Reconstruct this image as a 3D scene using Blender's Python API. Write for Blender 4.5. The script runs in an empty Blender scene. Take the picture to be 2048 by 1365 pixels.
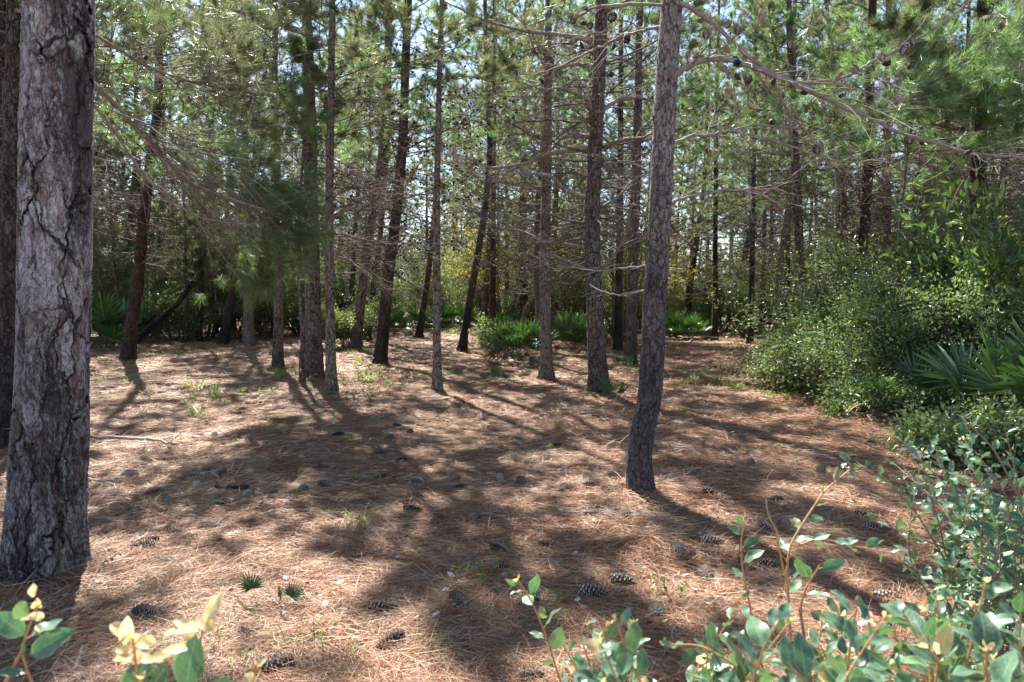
import bpy, math, random
import numpy as np

random.seed(11)
R = math.radians
SC = bpy.context.scene
COL = SC.collection
F = 1450.0            # focal length in photo pixels (2048 wide)
CAM_H = 1.6
PITCH = math.atan((682.5 - 590.0) / F)
CP, SP = math.cos(PITCH), math.sin(PITCH)

# ------------------------------------------------------------------ view helpers
def ray(px, py):
    xc = (px - 1024.0) / F
    yc = -(py - 682.5) / F
    return np.array([xc, CP + yc * SP, yc * CP - SP])

def ground_at(px, py):
    d = ray(px, py)
    t = -CAM_H / d[2]
    p = np.array([0, 0, CAM_H]) + d * t
    return p[0], p[1]

def at(px, py, Y):
    d = ray(px, py)
    t = Y / d[1]
    return np.array([d[0] * t, Y, CAM_H + d[2] * t])

# ------------------------------------------------------------------ terrain height
def _hash(ix, iy, s):
    n = (ix.astype(np.int64) * 374761393 + iy.astype(np.int64) * 668265263 + s * 974634777) & 0xffffffff
    n = ((n ^ (n >> 13)) * 1274126177) & 0xffffffff
    return ((n ^ (n >> 16)) & 0xffff) / 65535.0

def vnoise(x, y, s=0):
    x = np.asarray(x, float); y = np.asarray(y, float)
    ix = np.floor(x); iy = np.floor(y)
    fx = x - ix; fy = y - iy
    fx = fx * fx * (3 - 2 * fx); fy = fy * fy * (3 - 2 * fy)
    a = _hash(ix, iy, s); b = _hash(ix + 1, iy, s); c = _hash(ix, iy + 1, s); d = _hash(ix + 1, iy + 1, s)
    return (a * (1 - fx) + b * fx) * (1 - fy) + (c * (1 - fx) + d * fx) * fy

MOUNDS = [(ground_at(*p), r, h) for p, r, h in [
    ((1900, 870), .8, .22), ((1760, 862), .6, .12), ((1120, 850), .55, .07), ((1170, 840), .4, .06), ((340, 745), .5, .09), ((245, 795), .5, .07),
    ((1640, 850), .5, .08), ((560, 930), .35, .05), ((1020, 790), .5, .07), ((1480, 860), .5, .06), ((90, 1165), .55, .05), ((1282, 992), .35, .04),
    ((930, 1215), .3, .04), ((1000, 1110), .3, .03), ((620, 800), .7, .05), ((420, 800), .5, .06), ((1330, 1080), .4, .03)]]

def gz(x, y):
    x = np.asarray(x, float); y = np.asarray(y, float)
    fall = np.clip(1.2 - np.hypot(x, y) / 60.0, 0, 1)
    z = (vnoise(x * .35, y * .35, 1) - .5) * .10 + (vnoise(x * 1.1, y * 1.1, 2) - .5) * .05 + (vnoise(x * 3.3, y * 3.3, 3) - .5) * .03
    z = z + (vnoise(x * 8, y * 8, 4) - .5) * .012
    z = z * fall
    vm = 0.7 + .6 * vnoise(x * 5, y * 5, 9)
    for (mx, my), r, h in MOUNDS:
        q = ((x - mx) ** 2 + (y - my) ** 2) / (r * r)
        z = z + h * np.exp(-q * 2) * vm
    return z

def g1(x, y):
    return float(gz(np.array([x]), np.array([y]))[0])

# ------------------------------------------------------------------ mesh builder
class MB:
    def __init__(s):
        s.v = []; s.f = []; s.m = []; s.n = 0; s.sm = []
    def add(s, verts, faces, mat=0, smooth=False):
        """faces: int array (k, 3 or 4)"""
        verts = np.asarray(verts, np.float32).reshape(-1, 3)
        faces = np.asarray(faces, np.int32)
        s.v.append(verts); s.f.append(faces + s.n); s.m.append(np.full(len(faces), mat, np.int32))
        s.sm.append(np.full(len(faces), smooth, bool))
        s.n += len(verts)
    def tube(s, pts, rad, sides=5, mat=0, cap=False, ell=None):
        P = np.asarray(pts, float); n = len(P)
        rad = np.broadcast_to(np.asarray(rad, float), (n,))
        T = np.empty_like(P); T[1:-1] = P[2:] - P[:-2]; T[0] = P[1] - P[0]; T[-1] = P[-1] - P[-2]
        T /= np.linalg.norm(T, axis=1)[:, None] + 1e-9
        ref = np.array([0, 0, 1.0]) if abs(T[:, 2]).mean() < .75 else np.array([0, 1.0, 0])
        U = np.cross(T, ref); U /= np.linalg.norm(U, axis=1)[:, None] + 1e-9
        V = np.cross(T, U)
        a = np.arange(sides) * 2 * math.pi / sides
        ring = U[:, None, :] * np.cos(a)[None, :, None] + V[:, None, :] * np.sin(a)[None, :, None]
        verts = P[:, None, :] + ring * rad[:, None, None]
        i = np.arange(n - 1)[:, None] * sides; j = np.arange(sides)[None, :]; k = (j + 1) % sides
        q = np.stack([i + j, i + k, i + sides + k, i + sides + j], -1).reshape(-1, 4)
        s.add(verts, q, mat, True)
        if cap:
            b = (n - 1) * sides
            for e in (0, b):
                c = s.n; 
                s.add(np.vstack([verts.reshape(-1, 3)[e:e + sides], P[0 if e == 0 else -1][None]]),
                      np.array([[x, (x + 1) % sides, sides] for x in range(sides)]), mat, False)
    def needles(s, base, d, L, w, mat, rng):
        n = len(base)
        d = d / (np.linalg.norm(d, axis=1)[:, None] + 1e-9)
        r = rng.normal(size=(n, 3)); side = np.cross(d, r); side /= np.linalg.norm(side, axis=1)[:, None] + 1e-9
        w = np.broadcast_to(np.asarray(w), (n,))[:, None]; L = np.broadcast_to(np.asarray(L), (n,))[:, None]
        v = np.stack([base - side * w * .5, base + side * w * .5, base + d * L], 1).reshape(-1, 3)
        f = np.arange(n * 3).reshape(-1, 3)
        s.add(v, f, mat)
    def leaves(s, base, d, L, W, mat, rng, flat=.5, fold=.25):
        """oval leaves, two quads folded on the midrib"""
        n = len(base)
        if n == 0: return
        d = d / (np.linalg.norm(d, axis=1)[:, None] + 1e-9)
        up = np.array([0, 0, 1.0]) * flat + rng.normal(size=(n, 3)) * (1 - flat)
        side = np.cross(d, up); side /= np.linalg.norm(side, axis=1)[:, None] + 1e-9
        nor = np.cross(side, d)
        L = np.broadcast_to(np.asarray(L), (n,))[:, None]; W = np.broadcast_to(np.asarray(W), (n,))[:, None] * .5
        b = base; t = base + d * L - nor * L * .08
        m1 = base + d * L * .3; m2 = base + d * L * .7
        h = nor * W * fold
        v = np.stack([b, m1 + side * W * .9 + h, m2 + side * W * .75 + h, t, m2 - side * W * .75 + h, m1 - side * W * .9 + h], 1).reshape(-1, 3)
        o = np.arange(n)[:, None] * 6
        f = np.concatenate([o + np.array([[0, 1, 2, 3]]), o + np.array([[0, 3, 4, 5]])], 0)
        s.add(v, f, mat)
    def build(s, name, mats, parent=None, loc=None):
        me = bpy.data.meshes.new(name)
        V = np.concatenate(s.v).astype(np.float32)
        if loc is not None: V = V - np.asarray(loc, np.float32)
        tot = np.concatenate([np.full(len(f), f.shape[1], np.int32) for f in s.f])
        lv = np.concatenate([f.reshape(-1) for f in s.f]).astype(np.int32)
        me.vertices.add(len(V)); me.vertices.foreach_set('co', V.reshape(-1))
        me.loops.add(len(lv)); me.loops.foreach_set('vertex_index', lv)
        me.polygons.add(len(tot))
        st = np.concatenate([[0], np.cumsum(tot)[:-1]]).astype(np.int32)
        me.polygons.foreach_set('loop_start', st)
        try: me.polygons.foreach_set('loop_total', tot)
        except Exception: pass
        me.polygons.foreach_set('material_index', np.concatenate(s.m))
        me.polygons.foreach_set('use_smooth', np.concatenate(s.sm))
        for m in (mats if isinstance(mats, (list, tuple)) else [mats]): me.materials.append(m)
        me.update(calc_edges=True); me.validate()
        o = bpy.data.objects.new(name, me); COL.objects.link(o)
        if parent is not None: o.parent = parent
        return o

def tag(o, label=None, cat=None, group=None, kind=None):
    if label: o['label'] = label
    if cat: o['category'] = cat
    if group: o['group'] = group
    if kind: o['kind'] = kind
    return o

def thing(name, label, cat, loc, group=None, rz=0.0):
    o = bpy.data.objects.new(name, None); COL.objects.link(o)
    o.empty_display_size = .1
    o.location = tuple(float(c) for c in loc); o.rotation_euler = (0, 0, rz)
    return tag(o, label, cat, group)

def dup(root, loc, rz=0.0, sc=1.0, label=None, group=None, rot=None):
    r = root.copy(); COL.objects.link(r)
    r.location = tuple(float(c) for c in loc); r.rotation_euler = rot if rot else (0, 0, rz)
    r.scale = (sc, sc, sc)
    if label: r['label'] = label
    if group: r['group'] = group
    for ch in root.children:
        c = ch.copy(); COL.objects.link(c); c.parent = r
    return r

# ------------------------------------------------------------------ materials
def newmat(name):
    m = bpy.data.materials.new(name); m.use_nodes = True
    nt = m.node_tree; nt.nodes.clear()
    out = nt.nodes.new('ShaderNodeOutputMaterial')
    return m, nt, out

def N(nt, typ, **kw):
    n = nt.nodes.new(typ)
    for k, v in kw.items():
        if k in n.inputs.keys(): n.inputs[k].default_value = v
        else: setattr(n, k, v)
    return n

def ramp(nt, fac, stops, interp='LINEAR'):
    r = nt.nodes.new('ShaderNodeValToRGB'); r.color_ramp.interpolation = interp
    els = r.color_ramp.elements
    while len(els) < len(stops): els.new(.5)
    for e, (p, c) in zip(els, stops):
        e.position = p; e.color = (c, c, c, 1) if isinstance(c, (int, float)) else (*c, 1)
    nt.links.new(fac, r.inputs[0])
    return r.outputs[0]

def mix(nt, fac, a, b, blend='MIX'):
    m = nt.nodes.new('ShaderNodeMix'); m.data_type = 'RGBA'; m.blend_type = blend
    if isinstance(fac, (int, float)): m.inputs[0].default_value = fac
    else: nt.links.new(fac, m.inputs[0])
    for i, c in ((6, a), (7, b)):
        if isinstance(c, (tuple, list)): m.inputs[i].default_value = (*c, 1)
        else: nt.links.new(c, m.inputs[i])
    return m.outputs[2]

def math_(nt, op, a, b=0.0):
    m = nt.nodes.new('ShaderNodeMath'); m.operation = op
    for i, c in ((0, a), (1, b)):
        if isinstance(c, (int, float)): m.inputs[i].default_value = c
        else: nt.links.new(c, m.inputs[i])
    return m.outputs[0]

def noise(nt, vec, scale, detail=4, rough=.55, dist=0.0):
    n = nt.nodes.new('ShaderNodeTexNoise')
    n.inputs['Scale'].default_value = scale; n.inputs['Detail'].default_value = detail
    n.inputs['Roughness'].default_value = rough; n.inputs['Distortion'].default_value = dist
    if vec is not None: nt.links.new(vec, n.inputs['Vector'])
    return n.outputs[0]

def mapping(nt, vec, scale, loc=None):
    m = nt.nodes.new('ShaderNodeMapping'); m.inputs['Scale'].default_value = scale
    nt.links.new(vec, m.inputs['Vector'])
    if loc is not None: nt.links.new(loc, m.inputs['Location'])
    return m.outputs[0]

def leafmat(name, stops, trans, tfac=.35, rough=.4, spec=.5, coat=0.0):
    """leaf: per-leaf colour from stops, glossy top, light passing through"""
    m, nt, out = newmat(name)
    g = nt.nodes.new('ShaderNodeNewGeometry')
    c = ramp(nt, g.outputs['Random Per Island'], stops)
    oi = nt.nodes.new('ShaderNodeObjectInfo')
    hv = nt.nodes.new('ShaderNodeHueSaturation')
    v = math_(nt, 'MULTIPLY_ADD', oi.outputs['Random'], .5); 
    v.node.inputs[2].default_value = .75
    nt.links.new(v, hv.inputs['Value']); nt.links.new(c, hv.inputs['Color'])
    p = nt.nodes.new('ShaderNodeBsdfPrincipled')
    nt.links.new(hv.outputs[0], p.inputs['Base Color'])
    p.inputs['Roughness'].default_value = rough
    p.inputs['Specular IOR Level'].default_value = spec
    t = nt.nodes.new('ShaderNodeBsdfTranslucent')
    tc = mix(nt, 1.0, hv.outputs[0], trans, 'MULTIPLY')
    nt.links.new(tc, t.inputs['Color'])
    ms = nt.nodes.new('ShaderNodeMixShader'); ms.inputs[0].default_value = tfac
    nt.links.new(p.outputs[0], ms.inputs[1]); nt.links.new(t.outputs[0], ms.inputs[2])
    nt.links.new(ms.outputs[0], out.inputs[0])
    return m

def plain(name, c, rough=.8, var=.3, scale=30, spec=.3):
    m, nt, out = newmat(name)
    tc = nt.nodes.new('ShaderNodeTexCoord')
    n = noise(nt, tc.outputs['Object'], scale, 3)
    a = tuple(x * (1 - var) for x in c); b = tuple(min(1, x * (1 + var)) for x in c)
    col = ramp(nt, n, [(.3, a), (.7, b)])
    p = nt.nodes.new('ShaderNodeBsdfPrincipled'); nt.links.new(col, p.inputs['Base Color'])
    p.inputs['Roughness'].default_value = rough; p.inputs['Specular IOR Level'].default_value = spec
    nt.links.new(p.outputs[0], out.inputs[0])
    return m

def barkmat(name, pale, mid, red, scale=9.0, char_z=1.0, char_w=1.0, char_max=.8, soot=.45, disp=.02, real=False, zs=.38, crack=.09, flake=.5, softc=.3):
    m, nt, out = newmat(name)
    tc = nt.nodes.new('ShaderNodeTexCoord'); oi = nt.nodes.new('ShaderNodeObjectInfo')
    off = nt.nodes.new('ShaderNodeVectorMath'); off.operation = 'MULTIPLY_ADD'
    nt.links.new(oi.outputs['Random'], off.inputs[0]); off.inputs[1].default_value = (31, 17, 47)
    nt.links.new(tc.outputs['Object'], off.inputs[2])
    co = off.outputs[0]
    # warp
    nz = nt.nodes.new('ShaderNodeTexNoise'); nz.inputs['Scale'].default_value = scale * .8; nz.inputs['Detail'].default_value = 3
    nt.links.new(co, nz.inputs['Vector'])
    wv = nt.nodes.new('ShaderNodeVectorMath'); wv.operation = 'MULTIPLY_ADD'
    nt.links.new(nz.outputs['Color'], wv.inputs[0]); w = 1.15 / scale; wv.inputs[1].default_value = (w, w, w * 2.4)
    nt.links.new(co, wv.inputs[2])
    sv = mapping(nt, wv.outputs[0], (1, 1, zs))
    def vor(sc, feat):
        v = nt.nodes.new('ShaderNodeTexVoronoi'); v.feature = feat; v.inputs['Scale'].default_value = sc
        nt.links.new(sv, v.inputs['Vector']); return v
    e1 = vor(scale, 'DISTANCE_TO_EDGE').outputs['Distance']; c1 = vor(scale, 'F1').outputs['Color']
    e2 = vor(scale * 2.6, 'DISTANCE_TO_EDGE').outputs['Distance']; c2 = vor(scale * 2.6, 'F1').outputs['Color']
    fine = noise(nt, mapping(nt, co, (1, 1, .35)), scale * 9, 6, .7, .6)
    big = noise(nt, mapping(nt, co, (1, 1, .3)), scale * .35, 4, .65)
    sep1 = nt.nodes.new('ShaderNodeSeparateColor'); nt.links.new(c1, sep1.inputs[0])
    sep2 = nt.nodes.new('ShaderNodeSeparateColor'); nt.links.new(c2, sep2.inputs[0])
    crack1 = ramp(nt, e1, [(0, 0), (crack, 1)], 'EASE')
    # cracks open and close along their length
    gate = ramp(nt, noise(nt, mapping(nt, co, (1, 1, .5)), scale * .9, 3), [(.38, 1), (.62, 0)])
    crack1 = math_(nt, 'MAXIMUM', crack1, math_(nt, 'MULTIPLY', gate, softc * 1.4))
    crack2 = ramp(nt, e2, [(0, .35), (crack * .9, 1)], 'EASE')
    plate = mix(nt, ramp(nt, fine, [(.38, 0), (.62, 1)]), mid, pale)
    plate = mix(nt, ramp(nt, sep2.outputs[0], [(.7, 0), (.92, .75)]), plate, red)
    plate = mix(nt, math_(nt, 'MULTIPLY', ramp(nt, sep1.outputs[1], [(.1, .55), (.5, 0)]), flake), plate, (mid[0] * .45, mid[1] * .42, mid[2] * .42))
    dark = (.028, .022, .02)
    col = mix(nt, crack2, dark, plate)
    col = mix(nt, crack1, (.016, .013, .012), col)
    fl = noise(nt, mapping(nt, co, (1, 1, .32)), scale * 2.4, 9, .78, .8)
    col = mix(nt, ramp(nt, fl, [(.40, .8), (.47, 0)]), col, (dark[0] * 1.6, dark[1] * 1.5, dark[2] * 1.6))
    sootf = ramp(nt, math_(nt, 'ADD', math_(nt, 'MULTIPLY', big, .8), math_(nt, 'MULTIPLY', fine, .35)), [(soot, .85), (soot + .12, 0)])
    col = mix(nt, sootf, col, dark)
    # fire char on the foot of the trunk
    sepz = nt.nodes.new('ShaderNodeSeparateXYZ'); nt.links.new(tc.outputs['Object'], sepz.inputs[0])
    z = math_(nt, 'ADD', sepz.outputs[2], math_(nt, 'MULTIPLY', math_(nt, 'SUBTRACT', big, .5), 2.2))
    mr = nt.nodes.new('ShaderNodeMapRange'); nt.links.new(z, mr.inputs[0])
    mr.inputs[1].default_value = char_z - char_w * .5; mr.inputs[2].default_value = char_z + char_w * .5
    mr.inputs[3].default_value = char_max; mr.inputs[4].default_value = 0
    charf = math_(nt, 'MULTIPLY', mr.outputs[0], ramp(nt, fine, [(.35, 1), (.68, .45)]))
    col = mix(nt, charf, col, (.018, .017, .019))
    h = math_(nt, 'ADD', math_(nt, 'MULTIPLY', crack1, math_(nt, 'MULTIPLY_ADD', sep1.outputs[0], .5)),
              math_(nt, 'ADD', math_(nt, 'MULTIPLY', crack2, .35), math_(nt, 'MULTIPLY', fine, .45)))
    for nn in nt.nodes:
        if nn.bl_idname == 'ShaderNodeMath' and nn.operation == 'MULTIPLY_ADD': nn.inputs[2].default_value = .6
    p = nt.nodes.new('ShaderNodeBsdfPrincipled'); nt.links.new(col, p.inputs['Base Color'])
    p.inputs['Roughness'].default_value = .9; p.inputs['Specular IOR Level'].default_value = .2
    if real:
        d = nt.nodes.new('ShaderNodeDisplacement'); d.inputs['Midlevel'].default_value = .9; d.inputs['Scale'].default_value = disp
        nt.links.new(h, d.inputs['Height']); nt.links.new(d.outputs[0], out.inputs['Displacement'])
        m.displacement_method = 'BOTH'
    else:
        b = nt.nodes.new('ShaderNodeBump'); b.inputs['Strength'].default_value = 1; b.inputs['Distance'].default_value = disp
        nt.links.new(h, b.inputs['Height']); nt.links.new(b.outputs[0], p.inputs['Normal'])
    nt.links.new(p.outputs[0], out.inputs[0])
    return m

BARK_BIG = barkmat('bark_grey_plates', (.47, .455, .47), (.24, .22, .23), (.20, .12, .10), scale=9.0, char_z=.95, char_w=2.0, char_max=.88, soot=.47, disp=.024, real=True, zs=.27, crack=.05, softc=.7)
BARK_FRONT = barkmat('bark_grey_brown', (.38, .35, .345), (.24, .21, .20), (.24, .15, .115), scale=27, char_z=1.9, char_w=1.6, char_max=.92, soot=.40, disp=.006, real=True, zs=.36, crack=.13, softc=.5)
BARK = barkmat('bark_brown', (.33, .28, .25), (.18, .145, .125), (.23, .14, .10), scale=17, char_z=.5, char_w=1.4, char_max=.8, soot=.40, disp=.03)
BARK_PALE = barkmat('bark_pale_brown', (.40, .335, .30), (.26, .205, .175), (.26, .17, .125), scale=20, char_z=-.2, char_w=.8, char_max=.6, soot=.34, disp=.02)
BARK_CHAR = barkmat('bark_charred', (.22, .18, .16), (.12, .094, .082), (.13, .07, .05), scale=17, char_z=1.7, char_w=2.0, char_max=.93, soot=.48, disp=.03)
BARK_RED = barkmat('bark_reddish', (.13, .085, .066), (.07, .043, .034), (.13, .06, .04), scale=17, char_z=.2, char_w=1.5, char_max=.7, soot=.44, disp=.03)
TWIG = plain('dead_twig', (.20, .165, .145), .85, .35, 6)
LIMB = plain('limb_bark', (.24, .20, .185), .85, .4, 22)
TWIG_DARK = plain('brown_twig', (.12, .088, .07), .85, .35, 6)
CONE_DARK = plain('cone_on_tree', (.035, .028, .026), .8, .4, 20)
NEEDLE = leafmat('pine_needles', [(0, (.10, .135, .065)), (.5, (.145, .18, .095)), (.85, (.19, .205, .115)), (1, (.25, .21, .13))], (1.35, 1.35, 1.0), .46, .38, .6)
NEEDLE_DEEP = leafmat('pine_needles_fresh', [(0, (.10, .17, .08)), (.6, (.15, .225, .105)), (1, (.21, .26, .13))], (1.4, 1.6, .9), .46, .36, .6)
NEEDLE_GREY = leafmat('pine_needles_grey', [(0, (.115, .135, .08)), (.6, (.165, .18, .115)), (1, (.21, .21, .135))], (1.45, 1.5, 1.0), .48, .4, .6)
LEAF_OAK = leafmat('oak_leaves', [(0, (.07, .10, .045)), (.6, (.11, .14, .065)), (.93, (.15, .16, .07)), (1, (.26, .22, .06))], (1.4, 1.5, .8), .4, .4)
LEAF_YELLOW = leafmat('yellow_oak_leaves', [(0, (.10, .12, .04)), (.5, (.19, .19, .05)), (.85, (.30, .26, .05)), (1, (.42, .34, .05))], (1.6, 1.6, .6), .5, .4)
LEAF_HOLLY = leafmat('holly_leaves', [(0, (.095, .15, .065)), (.6, (.16, .22, .115)), (.92, (.25, .29, .16)), (1, (.36, .33, .12))], (1.6, 1.65, .9), .40, .45, .9)
LEAF_DARK = leafmat('thicket_leaves', [(0, (.065, .11, .045)), (.6, (.115, .165, .075)), (1, (.18, .22, .10))], (1.7, 1.75, .9), .35, .4, .8)
LEAF_BAY = leafmat('bay_leaves', [(0, (.05, .09, .035)), (.7, (.095, .155, .05)), (1, (.2, .25, .07))], (1.6, 1.7, .8), .34, .36, .7)
LEAF_SEED = leafmat('seedling_leaves', [(0, (.10, .17, .05)), (.7, (.18, .26, .08)), (1, (.34, .34, .08))], (1.6, 1.8, .7), .4, .4)
GRASS = leafmat('grass_blades', [(0, (.08, .15, .03)), (.6, (.15, .24, .05)), (1, (.3, .3, .1))], (1.7, 1.9, .7), .4, .4)
FROND = leafmat('palmetto_green', [(0, (.03, .07, .025)), (.6, (.05, .105, .035)), (1, (.09, .145, .045))], (1.6, 1.85, .8), .22, .38, .6)
FROND_DEAD = leafmat('palmetto_dead', [(0, (.16, .11, .07)), (.6, (.27, .20, .14)), (1, (.36, .29, .22))], (1, .9, .7), .25, .7, .2)

# ------------------------------------------------------------------ pine crown
def pathgen(rng, p0, az, el, L, n=7, droop=0.0, wig=.25):
    pts = [np.asarray(p0, float)]; st = L / (n - 1); a, e = az, el
    for i in range(n - 1):
        a += rng.normal() * wig * .5; e += droop / (n - 1) + rng.normal() * wig * .3
        e = min(max(e, -1.4), 1.45)
        pts.append(pts[-1] + st * np.array([math.cos(a) * math.cos(e), math.sin(a) * math.cos(e), math.sin(e)]))
    return np.array(pts)

def interp(P, t):
    s = t * (len(P) - 1); i = min(int(s), len(P) - 2); f = s - i
    return P[i] * (1 - f) + P[i + 1] * f, P[i + 1] - P[i]

class Crown:
    """collects bare branches (0), needles (1), cones (2)"""
    def __init__(s, seed):
        s.rng = np.random.default_rng(seed); s.b = MB(); s.tp = []; s.td = []; s.cp = []
    def twigs(s, P, r, L, live, n=7, t0=.25, fine=2, spread=.9, cone=0.0, lf=.45):
        rng = s.rng
        for k in range(n):
            t = t0 + (1 - t0) * (k + rng.random()) / n
            p, d = interp(P, t)
            az = math.atan2(d[1], d[0]) + (1 if k % 2 else -1) * spread * (.5 + rng.random() * .7)
            el = math.atan2(d[2], math.hypot(d[0], d[1])) * .6 + rng.normal() * .35
            l = L * lf * (1.15 - .75 * t) * (.5 + rng.random())
            Q = pathgen(rng, p, az, el, l, 5, (.35 if live else -.2), .35)
            rr = max(r * .42 * (1 - .5 * t), .003)
            s.b.tube(Q, np.linspace(rr, rr * .35 + .001, 5), 3, 0)
            if live:
                s.tp.append(Q[-1]); s.td.append(Q[-1] - Q[-2])
                if rng.random() < .6: s.tp.append(Q[3]); s.td.append(Q[-1] - Q[-2])
            for j in range(fine):
                tt = .3 + .7 * rng.random(); p2, d2 = interp(Q, tt)
                a2 = math.atan2(d2[1], d2[0]) + rng.choice([-1, 1]) * (.4 + rng.random() * .7)
                Q2 = pathgen(rng, p2, a2, el + rng.normal() * .4, l * (.3 + .5 * rng.random()), 4, (.4 if live else -.25), .45)
                s.b.tube(Q2, np.linspace(rr * .5, .0015, 4), 3, 0)
                if live: s.tp.append(Q2[-1]); s.td.append(Q2[-1] - Q2[-2])
                elif rng.random() < cone: s.cp.append(Q2[rng.integers(0, 4)])
        if live:
            s.tp.append(P[-1]); s.td.append(P[-1] - P[-2])
    def branch(s, p0, az, el, L, r, live, **kw):
        P = pathgen(s.rng, p0, az, el, L, 8, kw.pop('droop', .1), kw.pop('wig', .22))
        s.b.tube(P, np.linspace(r, r * .3, 8), 5, 0)
        s.twigs(P, r, L, live, **kw)
        return P
    def fill(s, K=60, nl=(.13, .22), nw=.0045, spreadk=.85, tl=.13, mat=1, droop=.15):
        if not s.tp: return
        rng = s.rng
        tp = np.array(s.tp); td = np.array(s.td); td /= np.linalg.norm(td, axis=1)[:, None] + 1e-9
        n = len(tp)
        base = np.repeat(tp, K, 0); d = np.repeat(td, K, 0)
        u = rng.random(n * K)
        base = base - d * (u * tl)[:, None]
        r = rng.normal(size=(n * K, 3)); r -= d * (r * d).sum(1)[:, None]; r /= np.linalg.norm(r, axis=1)[:, None] + 1e-9
        ph = (.25 + .95 * rng.random(n * K) ** .8) * spreadk
        nd = d * np.cos(ph)[:, None] + r * np.sin(ph)[:, None]
        nd[:, 2] -= droop * rng.random(n * K)
        s.b.needles(base, nd, nl[0] + (nl[1] - nl[0]) * rng.random(n * K), nw * (.7 + .6 * rng.random(n * K)), mat, rng)
    def cones(s, size=.035, mat=2):
        for p in s.cp:
            d = s.rng.normal(size=3); d /= np.linalg.norm(d)
            q = np.array([p - d * size, p - d * size * .4, p + d * size * .5, p + d * size * 1.2])
            s.b.tube(q, np.array([.3, 1, .75, .1]) * size * .75 * (.7 + .6 * s.rng.random()), 5, mat)

def make_crown(axis, rad, H, z_dead, z_live, Lmax, seed, nd=22, nl=34, K=55, cone=.0, nw=.0045, lod=1.0, dead_len=.75, nlen=(.13, .22), clump=False):
    c = Crown(seed); rng = c.rng
    for i in range(nd):
        z = z_dead + (z_live + .8 - z_dead) * ((i + rng.random()) / nd)
        p = axis(z); az = rng.random() * 2 * math.pi
        L = Lmax * dead_len * (.35 + .75 * rng.random())
        c.branch(p, az, rng.normal() * .25 + .1, L, max(.009, rad(z) * .16), False, droop=-.35 + rng.random() * .7, wig=.46,
                 n=max(3, int(9 * lod)), fine=max(1, int(3 * lod)), cone=cone)
    for i in range(nl):
        f = (i + rng.random()) / nl
        z = z_live + (H - .2 - z_live) * f
        p = axis(z); az = i * 2.4 + rng.normal() * .5
        L = Lmax * (1.05 - .8 * f ** 1.3) * (.6 + .55 * rng.random())
        c.branch(p, az, .15 + .55 * f + rng.normal() * .15, L, max(.008, rad(z) * .2), True, droop=.2, wig=.2,
                 n=max(3, int((10 if clump else 8) * lod)), fine=max(1, int(2 * lod)), lf=(.34 if clump else .45))
    c.tp.append(axis(H)); c.td.append(np.array([0, 0, 1.0]))
    c.fill(K, nl=nlen, nw=nw)
    c.cones(.024)
    return c.b

def limb(c, pts, Y0, Y1, w0, w1, root, live_from=None, n=12, L=.9, fine=3, cone=.0, mat=3):
    """a limb seen along the pixel points, running from depth Y0 to Y1; widths in photo pixels"""
    k = len(pts)
    Y = np.linspace(Y0, Y1, k)
    P = np.array([at(p[0], p[1], y) for p, y in zip(pts, Y)])
    # densify
    t = np.linspace(0, k - 1, k * 4)
    Q = np.stack([np.interp(t, np.arange(k), P[:, i]) for i in range(3)], 1)
    for _ in range(2): Q[1:-1] = (Q[:-2] + 2 * Q[1:-1] + Q[2:]) / 4
    Q[1:-1] += c.rng.normal(size=(len(Q) - 2, 3)) * .004
    rr = np.linspace(w0 * Y0 / F / 2, w1 * Y1 / F / 2, len(Q))
    rr = rr * (1 + .13 * c.rng.normal(size=len(Q)).clip(-1.3, 1.8)); Q[1:-1] += np.cumsum(c.rng.normal(size=(len(Q) - 2, 3)) * .004, 0) * np.sin(np.linspace(0, math.pi, len(Q) - 2))[:, None]
    Q0 = Q - np.asarray(root)
    c.b.tube(Q0, rr, 7, mat)
    if n: c.twigs(Q0, rr[0] * .6, L, False, n=n, t0=.12, fine=fine, cone=cone, lf=1.0)
    return Q0

# ------------------------------------------------------------------ trees of the clearing
# label, polyline of the stem in photo pixels (base first), stem width px at base, kind, depth override, options
T = []
def tree(label, pts, w, bark=None, Y=None, **o): T.append((label, pts, w, bark, Y, o))

tree('massive pine with grey flaking plates of bark close to the camera', [(84, 1172), (88, 1080), (93, 950), (98, 800), (103, 600), (105, 450), (109, 200), (112, 0)], 115, 'BIG',
     H=13.5, zl=6.6, L=2.6, nd=6, zd=5.2, flare=.32, nl=26)
tree('curved grey pine with bare arching limbs standing alone in the clearing', [(1281, 997), (1277, 920), (1288, 850), (1300, 795), (1306, 700), (1309, 622), (1316, 500), (1323, 380), (1329, 240), (1333, 170), (1341, 60), (1346, 0)], 48, 'FRONT',
     H=10.5, zl=4.9, L=2.3, nd=5, zd=4.3, flare=.22, nl=30)
tree('dark reddish pine trunk cut by the photo edge behind the massive grey pine', [(14, 905), (15, 700), (16, 500), (24, 300), (32, 120), (36, 0)], 34, 'CHAR', H=12, zl=5.2, L=2.4, nd=16, zd=2.4)
tree('slim dark trunk at the photo edge half hidden beside the reddish pine', [(-14, 850), (-6, 600), (4, 400), (10, 200), (8, 0)], 26, 'RED', H=11, zl=4.6, L=2.2, nd=18, zd=2.0)
tree('dark leaning pine left of the clearing with a curved stem', [(256, 726), (262, 660), (275, 570), (288, 450), (302, 330), (314, 230), (317, 150), (314, 40)], 25, 'RED', H=11.5, zl=5.6, L=2.2, nd=20, zd=2.2)
tree('slanting grey-black pine at the far left edge of the straw', [(444, 690), (455, 630), (466, 580), (476, 510), (484, 440), (492, 300), (490, 200), (476, 90)], 18, 'CHAR', H=12, zl=5.0, L=2.2, nd=16, zd=3.0)
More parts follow.
